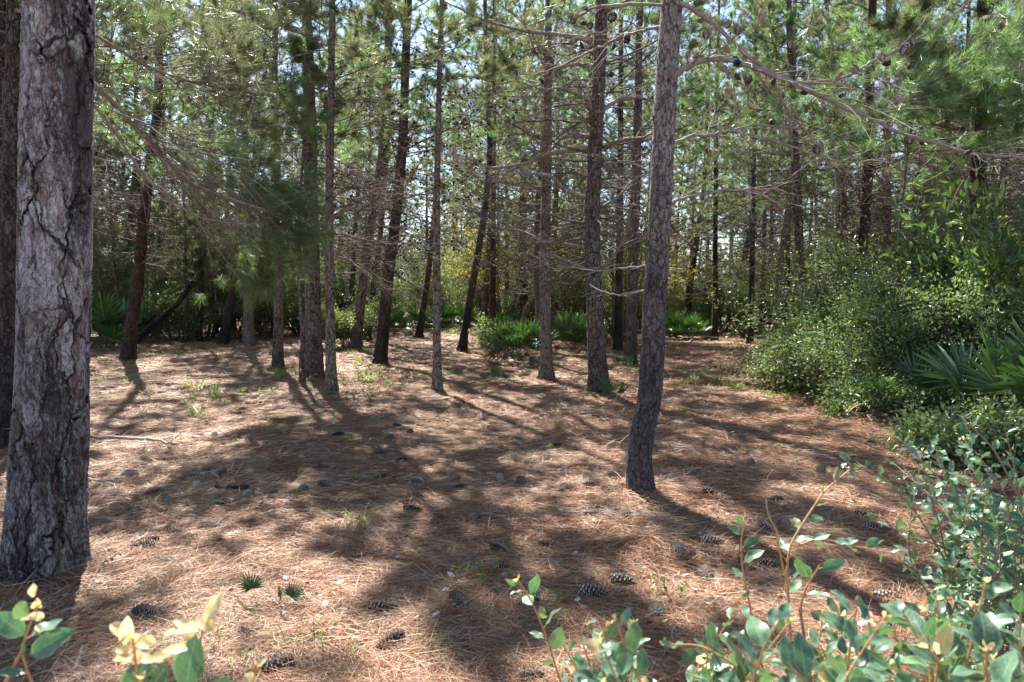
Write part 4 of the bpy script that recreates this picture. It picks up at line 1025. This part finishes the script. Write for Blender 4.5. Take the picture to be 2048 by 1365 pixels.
# ------------------------------------------------------------------ grass and seedlings
def tuft_mesh(seed, n=26, h=.2):
    rng = np.random.default_rng(seed); b = MB()
    for k in range(n):
        a = rng.random() * 6.28; e = 1.35 - .7 * rng.random() ** 1.5; l = h * (.5 + .7 * rng.random())
        P = pathgen(rng, [rng.normal() * .03, rng.normal() * .03, -.01], a, e, l, 5, -.7, .1)
        s = np.array([-math.sin(a), math.cos(a), 0]) * .0035
        ww = np.array([.7, 1, .8, .5, .05])[:, None]
        v = np.concatenate([P + s * ww, P - s * ww]); f = [[i, i + 1, i + 6, i + 5] for i in range(4)]
        b.add(v, f, 0)
    o = b.build('grass_tuft', GRASS); me = o.data; bpy.data.objects.remove(o); return me
TUFT = [tuft_mesh(1), tuft_mesh(2, 14, .16), tuft_mesh(3, 40, .26)]
def seed_mesh(seed, n=14, h=.12):
    rng = np.random.default_rng(seed); b = MB(); tips = []
    for k in range(3):
        P = pathgen(rng, [0, 0, -.01], rng.random() * 6.28, 1.2 - .5 * rng.random(), h * (.6 + .6 * rng.random()), 5, 0, .3)
        b.tube(P, .0015, 3, 0); tips += [interp(P, t)[0] for t in rng.uniform(.3, 1, n // 2)]
    tips = np.array(tips); d = rng.normal(size=tips.shape) + [0, 0, .2]
    b.leaves(tips, d, .035 * (.6 + .7 * rng.random(len(tips))), .018, 1, rng, .7)
    o = b.build('seedling', [TWIG_DARK, LEAF_SEED]); me = o.data; bpy.data.objects.remove(o); return me
SEED = [seed_mesh(s, 12 + 4 * s, .10 + .03 * s) for s in range(3)]
def sprout(mes, name, label, cat, group, spots, s0=.7, s1=1.3):
    for px, py in spots:
        x, y = ground_at(px, py); o = bpy.data.objects.new(name, random.choice(mes)); COL.objects.link(o)
        o.location = (x, y, g1(x, y)); o.rotation_euler = (0, 0, random.random() * 6.28); s = random.uniform(s0, s1); o.scale = (s, s, s)
        tag(o, label, cat, group)
rs = random.Random(3)
def cloud(cx, cy, sx, sy, n): return [(rs.gauss(cx, sx), max(640, rs.gauss(cy, sy))) for _ in range(n)]
sprout(SEED, 'seedling', 'one of the pale seedlings sprouting left of the slender upright pine', 'seedling', 'seedlings in the straw', cloud(740, 775, 35, 22, 26), .9, 1.9)
sprout(SEED, 'seedling', 'one of the pale seedlings sprouting before the thick rough pine', 'seedling', 'seedlings in the straw', cloud(560, 760, 30, 15, 16) + cloud(440, 800, 40, 14, 12), .9, 1.9)
sprout(SEED, 'seedling', 'one of the seedlings on the straw at the foot of the right thicket', 'seedling', 'seedlings in the straw', cloud(1570, 790, 60, 14, 18) + cloud(1480, 730, 50, 15, 14), .8, 1.4)
sprout(SEED, 'seedling', 'one of the small seedlings sprouting before the dark leaning pine', 'seedling', 'seedlings in the straw', cloud(320, 715, 60, 10, 18) + cloud(300, 770, 60, 15, 10), .8, 1.4)
sprout(SEED, 'seedling', 'one of the small seedlings in straw around the saw palmetto', 'seedling', 'seedlings in the straw', cloud(880, 730, 60, 25, 16) + cloud(1020, 770, 60, 14, 8), .7, 1.3)
sprout(TUFT, 'grass_tuft', 'dark green grass tuft on shaded straw right of the massive grey pine', 'grass tuft', 'grass tufts in the straw', [(287, 832), (388, 834), (395, 838), (382, 838)], 1.0, 1.3)
sprout(TUFT, 'grass_tuft', 'grass tuft in the green strip at the foot of the right thicket', 'grass tuft', 'grass tufts in the straw', cloud(1420, 768, 40, 6, 26) + cloud(1470, 745, 40, 8, 16), .6, 1.0)
sprout(TUFT, 'grass_tuft', 'grass tuft in the sunny gap at the back of the clearing', 'grass tuft', 'grass tufts in the straw', cloud(900, 662, 26, 4, 24), 1.0, 1.8)
sprout([TUFT[1]], 'grass_tuft', 'fresh grass blades sprouting beside the big open cone', 'grass tuft', 'grass tufts in the straw', [(545, 1275), (560, 1290), (625, 1280), (640, 1270), (430, 1300), (440, 1280), (690, 1295), (600, 1345), (475, 1330)], .5, .9)
sprout([TUFT[1]], 'grass_tuft', 'thin grass blades on bright straw near the bottom centre', 'grass tuft', 'grass tufts in the straw', [(710, 1310), (700, 1350), (870, 1285), (885, 1280), (1138, 1225), (1120, 1240)], .4, .8)
sprout(TUFT, 'grass_tuft', 'grass tuft at the foot of the leaning brown pine', 'grass tuft', 'grass tufts in the straw', [(690, 705), (705, 708), (735, 706), (760, 740), (525, 745), (545, 752)], .9, 1.5)
sprout(SEED, 'seedling', 'small leafy seedling alone on shaded straw near the near cones', 'seedling', 'seedlings in the straw', [(970, 1150), (930, 1150), (716, 1045), (640, 840), (690, 890), (1095, 900), (540, 875), (1240, 900), (1330, 1180), (1110, 1190)], .7, 1.2)

# ------------------------------------------------------------------ silverthorn shrubs close to the camera
def bigleafmat(name, top, edge, trans, tf, rough=.38):
    m, nt, out = newmat(name)
    uv = nt.nodes.new('ShaderNodeAttribute'); uv.attribute_name = 'leafuv'
    g = nt.nodes.new('ShaderNodeNewGeometry')
    sep = nt.nodes.new('ShaderNodeSeparateXYZ'); nt.links.new(uv.outputs['Vector'], sep.inputs[0])
    ab = math_(nt, 'ABSOLUTE', sep.outputs[1])
    c = ramp(nt, g.outputs['Random Per Island'], [(0, tuple(x * .7 for x in top)), (.6, top), (.9, tuple(min(1, x * 1.45) for x in top)), (1, (top[0] * 2.2, top[1] * 1.7, top[2] * .9))])
    c = mix(nt, ramp(nt, ab, [(.0, .55), (.09, 0)]), c, edge)
    c = mix(nt, ramp(nt, ab, [(.82, 0), (1.0, .75)]), c, edge)
    tc = nt.nodes.new('ShaderNodeTexCoord'); sp = noise(nt, tc.outputs['Object'], 350, 2)
    c = mix(nt, ramp(nt, sp, [(.5, 0), (.75, .35)]), c, edge)
    vein = math_(nt, 'SINE', math_(nt, 'SUBTRACT', math_(nt, 'MULTIPLY', sep.outputs[0], 44), math_(nt, 'MULTIPLY', ab, 9)))
    c = mix(nt, ramp(nt, vein, [(.8, 0), (1.0, .22)]), c, edge)
    bl = noise(nt, tc.outputs['Object'], 42, 4, .65)
    c = mix(nt, ramp(nt, bl, [(.30, .75), (.42, 0)]), c, (top[0] * .5, top[1] * .55, top[2] * .35))
    c = mix(nt, ramp(nt, bl, [(.70, 0), (.74, .9)]), c, (.20, .11, .05))
    back = mix(nt, g.outputs['Backfacing'], c, (edge[0] * .75, edge[1] * .72, edge[2] * .6))
    p = nt.nodes.new('ShaderNodeBsdfPrincipled'); nt.links.new(back, p.inputs['Base Color']); p.inputs['Roughness'].default_value = rough; p.inputs['Specular IOR Level'].default_value = .45
    t = nt.nodes.new('ShaderNodeBsdfTranslucent'); nt.links.new(mix(nt, 1.0, c, trans, 'MULTIPLY'), t.inputs['Color'])
    ms = nt.nodes.new('ShaderNodeMixShader'); ms.inputs[0].default_value = tf
    nt.links.new(p.outputs[0], ms.inputs[1]); nt.links.new(t.outputs[0], ms.inputs[2]); nt.links.new(ms.outputs[0], out.inputs[0])
    return m
SILVER = bigleafmat('silverthorn_leaf', (.07, .145, .085), (.30, .37, .25), (1.3, 1.7, .8), .22, .36)
NEWLEAF = bigleafmat('silverthorn_new_leaf', (.80, .62, .32), (.88, .76, .52), (1.1, 1.05, .85), .5, .4)
SHOOT = plain('silverthorn_shoot', (.46, .25, .11), .6, .3, 60); SHOOT_OLD = plain('silverthorn_twig', (.24, .17, .13), .8, .3, 60)

class Sprig:
    def __init__(s, seed): s.rng = np.random.default_rng(seed); s.st = MB(); s.lv = MB(); s.uv = []
    def leaf(s, p, d, nrm, L, W, mat=0):
        rng = s.rng
        d = d / np.linalg.norm(d); side = np.cross(d, nrm); side /= np.linalg.norm(side) + 1e-9; up = np.cross(side, d)
        u = np.linspace(0, 1, 9); vv = np.array([-1, -.5, 0, .5, 1.0])
        prof = np.sin(np.clip(u, 0, 1) ** .85 * math.pi) ** .72 * .5 * W; prof[0] = prof[-1] = .0004
        bend = rng.normal() * .25 - .2; cup = .12 + .2 * rng.random(); wav = rng.random() * 6
        c = p + d[None] * (u * L)[:, None] + up[None] * (bend * L * .5 * u ** 2)[:, None]
        v = c[:, None, :] + side[None, None] * (prof[:, None] * vv[None])[..., None] + up[None, None] * ((np.abs(vv)[None] ** 1.5) * prof[:, None] * (cup + .22 * np.sin(u * 9 + wav)[:, None]))[..., None]
        i = np.arange(8)[:, None] * 5 + np.arange(4)[None]
        q = np.stack([i, i + 1, i + 6, i + 5], -1).reshape(-1, 4)
        s.lv.add(v, q, mat, True)
        s.uv.append(np.stack(np.broadcast_arrays(u[:, None], vv[None], 0 * u[:, None]), -1).reshape(-1, 3))
    def shoot(s, pts, Y0, Y1, r=.0025, L=.05, gap=.028, t0=.1, new=0.0, bare=0.0, old=False, tipnew=True, W=.56):
        rng = s.rng; k = len(pts); Y = np.linspace(Y0, Y1, k)
        P = np.array([at(p[0], p[1], y) for p, y in zip(pts, Y)])
        s.shoot3(P, r, L, gap, t0, new, bare, old, tipnew, W)
    def shoot3(s, P, r=.0025, L=.05, gap=.028, t0=.1, new=0.0, bare=0.0, old=False, tipnew=True, W=.56):
        rng = s.rng; k = len(P)
        t = np.linspace(0, k - 1, k * 5); Q = np.stack([np.interp(t, np.arange(k), P[:, i]) for i in range(3)], 1)
        for _ in range(3): Q[1:-1] = (Q[:-2] + 2 * Q[1:-1] + Q[2:]) / 4
        s.st.tube(Q, np.linspace(r, r * .5, len(Q)), 6, 1 if old else 0)
        ln = np.linalg.norm(np.diff(Q, axis=0), axis=1).sum(); n = max(2, int(ln * (1 - t0) / gap))
        for j in range(n):
            f = t0 + (1 - t0) * (j + .5) / n
            if rng.random() < bare: continue
            p, d = interp(Q, f); d = d / (np.linalg.norm(d) + 1e-9)
            az = rng.normal(size=3); az -= d * az.dot(d); az /= np.linalg.norm(az); 
            if j % 2: az = az * .6 - getattr(s, 'last', az) * .8
            s.last = az
            ld = d * (.45 + .3 * rng.random()) + az + np.array([0, 0, .1])
            ld /= np.linalg.norm(ld)
            pe = p + ld * L * .16
            s.st.tube(np.array([p, pe]), r * .35, 4, 0)
            l = L * (.7 + .5 * rng.random()) * (1 if f < .8 else .75)
            nrm = np.array([0, -.35, 1.0]) + rng.normal(size=3) * .45
            s.leaf(pe, ld, nrm, l, l * W * (.85 + .3 * rng.random()), 1 if rng.random() < new else 0)
        if tipnew and rng.random() < .45:
            d = Q[-1] - Q[-3]; d /= np.linalg.norm(d) + 1e-9
            for j in range(3):
                ld = d + rng.normal(size=3) * .6
                s.leaf(Q[-1], ld, rng.normal(size=3), L * .25, L * .12, 1)
    def build(s, name, label, loc):
        x, y = loc; root = np.array([x, y, g1(x, y)])
        ob = thing(name, label, 'shrub', root, 'silverthorn shrubs near the camera')
        # woody base running from the ground to every shoot start is added by the caller
        s.st.build('stem', [SHOOT, SHOOT_OLD], ob, root)
        o = s.lv.build('foliage', [SILVER, NEWLEAF], ob, root)
        at_ = o.data.attributes.new('leafuv', 'FLOAT_VECTOR', 'POINT')
        at_.data.foreach_set('vector', np.concatenate(s.uv).astype(np.float32).reshape(-1))
        return ob
    def woody(s, loc, starts, r=.006):
        x, y = loc; g = np.array([x, y, g1(x, y) - .02])
        for p in starts:
            t = np.linspace(0, 1, 8)[:, None]; m = np.array([g[0] * .6 + p[0] * .4, g[1] * .6 + p[1] * .4, g[2] * .45 + p[2] * .55])
            path = (1 - t) ** 2 * g + 2 * t * (1 - t) * m + t * t * p
            s.st.tube(path, np.linspace(r, r * .5, 8), 6, 1)

# A: big-leaved sprays at the bottom right, about a metre away
s = Sprig(201); loc = (.62, 1.15)
A = [([(1330, 1480), (1300, 1400), (1262, 1330), (1232, 1240)], 1.12, 1.1, .062), ([(1470, 1480), (1500, 1380), (1530, 1290), (1560, 1240)], 1.05, 1.0, .062), ([(1560, 1480), (1520, 1380), (1470, 1330), (1400, 1290), (1330, 1290)], 1.1, 1.15, .06),
     ([(1700, 1480), (1690, 1380), (1700, 1290), (1712, 1220)], 1.25, 1.25, .056), ([(1700, 1480), (1640, 1400), (1600, 1350), (1560, 1330)], 1.0, .95, .062), ([(1840, 1480), (1870, 1380), (1880, 1290), (1876, 1200)], 1.2, 1.2, .06),
     ([(1930, 1480), (1920, 1380), (1945, 1280), (1972, 1165)], 1.15, 1.1, .06), ([(2010, 1480), (1990, 1400), (1970, 1340), (1975, 1300)], .95, .9, .066), ([(1800, 1480), (1780, 1420), (1750, 1330), (1742, 1290)], 1.4, 1.4, .055),
     ([(2090, 1480), (2060, 1380), (2040, 1300), (2040, 1220)], 1.2, 1.2, .06), ([(1400, 1480), (1430, 1420), (1440, 1370), (1480, 1330)], 1.3, 1.3, .055), ([(1240, 1480), (1210, 1400), (1195, 1360), (1150, 1340)], 1.2, 1.25, .055),
     ([(1620, 1480), (1640, 1400), (1660, 1330), (1640, 1290)], 1.35, 1.4, .055), ([(1880, 1480), (1840, 1420), (1810, 1370), (1790, 1350)], 1.0, 1.0, .062)]
for pts, a, b_, L in A:
    s.shoot(pts, a, b_, .0028, L * .78, .022, .02)
    q = at(*pts[0], a); s.woody(loc, [q], .005)
rgA = np.random.default_rng(66)
for j in range(46):
    px = rgA.uniform(1180, 2080); Yq = rgA.uniform(.95, 1.7); top = rgA.uniform(1200, 1360) + max(0, 1500 - px) * .16
    s.shoot([(px + rgA.normal() * 60, 1500), (px + rgA.normal() * 30, (1500 + top) / 2), (px + rgA.normal() * 40, top)], Yq, Yq, .0024, rgA.uniform(.038, .052), .016, .1, .05)
    s.woody(loc, [at(px, 1500, Yq)], .004)
s.build('silverthorn_shrub', 'silverthorn spray with large grey-green leaves filling the bottom right corner', loc)
# B: tall slim shoots
s = Sprig(202); loc = (.85, 1.8)
B = [([(1672, 1420), (1668, 1290), (1655, 1140), (1580, 1120 - 10), (1575, 1100), (1600, 1040), (1650, 990), (1700, 940)], .0045),]
s.shoot([(1582, 1300), (1578, 1220), (1573, 1140), (1580, 1090), (1610, 1040), (1650, 980), (1700, 940)], 1.9, 2.0, .0042, .05, .04, .12)
s.shoot([(1578, 1180), (1560, 1110), (1552, 1060), (1535, 1030), (1530, 970)], 1.9, 1.9, .003, .045, .07, .2, bare=.6)
s.shoot([(1512, 1300), (1500, 1210), (1484, 1140), (1482, 1080), (1490, 1040)], 1.8, 1.8, .003, .05, .04, .1)
s.shoot([(1600, 1090), (1640, 1075), (1690, 1090), (1750, 1100), (1800, 1110)], 1.95, 2.1, .0025, .042, .03, .1)
s.shoot([(1600, 1220), (1610, 1180), (1628, 1150), (1640, 1130)], 1.5, 1.45, .003, .06, .03, .1)
s.shoot([(1640, 1330), (1670, 1260), (1720, 1220), (1690, 1200)], 1.7, 1.7, .003, .05, .03, .1)
s.woody(loc, [at(1582, 1300, 1.9), at(1512, 1300, 1.8), at(1600, 1220, 1.5), at(1640, 1330, 1.7)])
s.build('silverthorn_shrub', 'tall orange silverthorn shoots rising before the shaded straw', loc)
# C: the mass at the right edge
s = Sprig(203); loc = (1.75, 2.5); rg = np.random.default_rng(8); starts = []
for j in range(70):
    px = rg.uniform(1780, 2140); py = rg.uniform(870, 1330); Y = rg.uniform(2.1, 3.1)
    p = at(px, py, Y); b0 = np.array([1.75 + rg.uniform(-.3, .45), 2.5 + rg.uniform(-.3, .3), .25 + rg.random() * .3])
    if p[2] < b0[2]: b0[2] = p[2] * .5
    mid = (p + b0) / 2 + rg.normal(size=3) * .08
    s.shoot3(np.array([b0, mid, p]), .003, .046, .022, .15, old=True); starts.append(b0)
for pts in [[(1960, 1250), (1890, 1120), (1830, 1020), (1760, 950), (1700, 930), (1690, 925)], [(1990, 1100), (1960, 990), (1930, 920), (1920, 880)], [(2000, 1200), (1900, 1100), (1820, 1070), (1740, 1040)], [(2040, 1000), (1990, 900), (1940, 850), (1920, 845)],
            [(1930, 1290), (1900, 1160), (1880, 1050), (1850, 960)], [(2050, 1050), (2030, 940), (2010, 860)]]:
    s.shoot(pts, 2.5, 2.5, .0035, .042, .035, .08, old=True); starts.append(at(*pts[0], 2.5))
s.woody(loc, starts, .007)
s.build('silverthorn_shrub', 'dense silverthorn mass of small leaves and thin stems at the right photo edge', loc)
# F: small sprig bottom centre
s = Sprig(204); loc = (.2, 1.75)
s.shoot([(1140, 1420), (1110, 1330), (1090, 1265), (1062, 1200), (1036, 1160)], 1.7, 1.7, .0028, .055, .03, .05)
s.shoot([(1190, 1420), (1180, 1330), (1160, 1270), (1180, 1225)], 1.75, 1.8, .0025, .045, .06, .3)
s.woody(loc, [at(1140, 1420, 1.7), at(1190, 1420, 1.75)], .004)
s.build('silverthorn_shrub', 'single slim silverthorn sprig in front of the bottom centre straw', loc)
# D, E: blurred sprigs at the bottom left
s = Sprig(205); loc = (-.62, .95)
s.shoot([(-20, 1420), (20, 1350), (44, 1300), (55, 1260), (75, 1215)], .92, .95, .0026, .05, .2, .5)
s.shoot([(90, 1420), (60, 1360), (44, 1310)], .92, .92, .0022, .03, .3, .5, tipnew=False)
p = at(48, 1270, .95); q = at(62, 1310, .95)
s.leaf(p, np.array([-.75, 0, .6]), np.array([.1, -.9, .45]), .048, .030); s.leaf(q, np.array([.85, .1, .55]), np.array([.1, -.8, .6]), .060, .033)
for (a, b_) in [(70, 1225), (82, 1205), (66, 1195), (88, 1235), (72, 1250)]: s.leaf(at(a, b_, .95), s.rng.normal(size=3), s.rng.normal(size=3), .018, .012, 1)
s.woody(loc, [at(-20, 1420, .92), at(90, 1420, .92)], .004)
s.build('silverthorn_shrub', 'blurred silverthorn sprig with two broad leaves in the bottom left corner', loc)
s = Sprig(206); loc = (-.45, .85)
s.shoot([(290, 1440), (275, 1370), (270, 1310), (265, 1275)], .85, .85, .0026, .024, .011, .25, new=1.0)
s.shoot([(370, 1440), (385, 1350), (400, 1290), (408, 1245)], .9, .9, .0024, .024, .011, .3, new=1.0)
s.shoot([(500, 1440), (505, 1380), (512, 1330)], 1.0, 1.0, .002, .024, .012, .3, new=1.0)
for (a, b_, dx, L, W) in [(262, 1400, .25, .055, .037), (372, 1375, .1, .06, .038), (300, 1380, .5, .035, .024), (420, 1410, .5, .04, .026)]:
    s.leaf(at(a, b_, .87), np.array([dx, .1, .8]), np.array([.2, -1, .4]), L, W)
for (a, b_) in [(250, 1290), (262, 1270), (240, 1330), (295, 1320), (410, 1245), (395, 1262), (425, 1262), (312, 1290), (225, 1320), (305, 1325), (375, 1300), (330, 1265)]:
    dd = np.array([s.rng.normal(), s.rng.normal() * .3, .35]); s.leaf(at(a, b_, .87), dd, np.array([0, -.4, 1]) + s.rng.normal(size=3) * .4, .026 + .016 * s.rng.random(), .017, 1)
s.woody(loc, [at(290, 1440, .85), at(370, 1440, .9), at(500, 1440, 1.0)], .004)
s.build('silverthorn_shrub', 'blurred silverthorn sprig with cream-yellow new leaves at the bottom left', loc)
# small leafy sprout at the massive pine's foot
s = Sprig(207); lx, ly = ground_at(186, 1165); loc = (lx, ly)
s.shoot([(178, 1160), (195, 1135), (215, 1120), (240, 1105)], ly, ly - .05, .002, .035, .022, .1); s.shoot([(178, 1160), (185, 1150), (200, 1160)], ly, ly - .1, .002, .035, .022, .1)
s.build('silverthorn_shrub', 'little leafy sprout at the foot of the massive grey pine', loc)

# ------------------------------------------------------------------ light, sky, camera
SUN_EL, SUN_AZ = R(50), R(-21)      # azimuth from +Y towards +X (negative = left)
sd = np.array([math.sin(SUN_AZ) * math.cos(SUN_EL), math.cos(SUN_AZ) * math.cos(SUN_EL), math.sin(SUN_EL)])
L = bpy.data.lights.new('sun', 'SUN'); L.energy = 5.0; L.angle = R(.5); L.color = (1, .95, .87)
so = bpy.data.objects.new('sun', L); COL.objects.link(so)
from mathutils import Vector
so.rotation_euler = Vector(tuple(-sd)).to_track_quat('-Z', 'Y').to_euler()
W = bpy.data.worlds.new('World'); SC.world = W; W.use_nodes = True
nt = W.node_tree; bg = nt.nodes['Background']
sky = nt.nodes.new('ShaderNodeTexSky'); sky.sky_type = 'NISHITA'; sky.sun_disc = False
sky.sun_elevation = SUN_EL; sky.sun_rotation = SUN_AZ
sky.air_density = 1.0; sky.dust_density = .4; sky.ozone_density = 1.0
nt.links.new(sky.outputs[0], bg.inputs[0]); bg.inputs[1].default_value = .075

cam = bpy.data.cameras.new('camera'); co = bpy.data.objects.new('camera', cam); COL.objects.link(co)
cam.sensor_width = 36; cam.lens = 36 * F / 2048; cam.clip_end = 1000; cam.clip_start = .05
co.location = (0, 0, CAM_H); co.rotation_euler = (math.pi / 2 - PITCH, 0, 0)
cam.dof.use_dof = True; cam.dof.focus_distance = 6.5; cam.dof.aperture_fstop = 6.3
SC.camera = co
SC.view_settings.view_transform = 'Standard'; SC.view_settings.look = 'None'; SC.view_settings.gamma = 1.0
SC.view_settings.exposure = 2.05
cy = SC.cycles
cy.max_bounces = 6; cy.diffuse_bounces = 3; cy.glossy_bounces = 2; cy.transmission_bounces = 3; cy.transparent_max_bounces = 4
cy.caustics_reflective = False; cy.caustics_refractive = False
cy.sample_clamp_indirect = 6.0
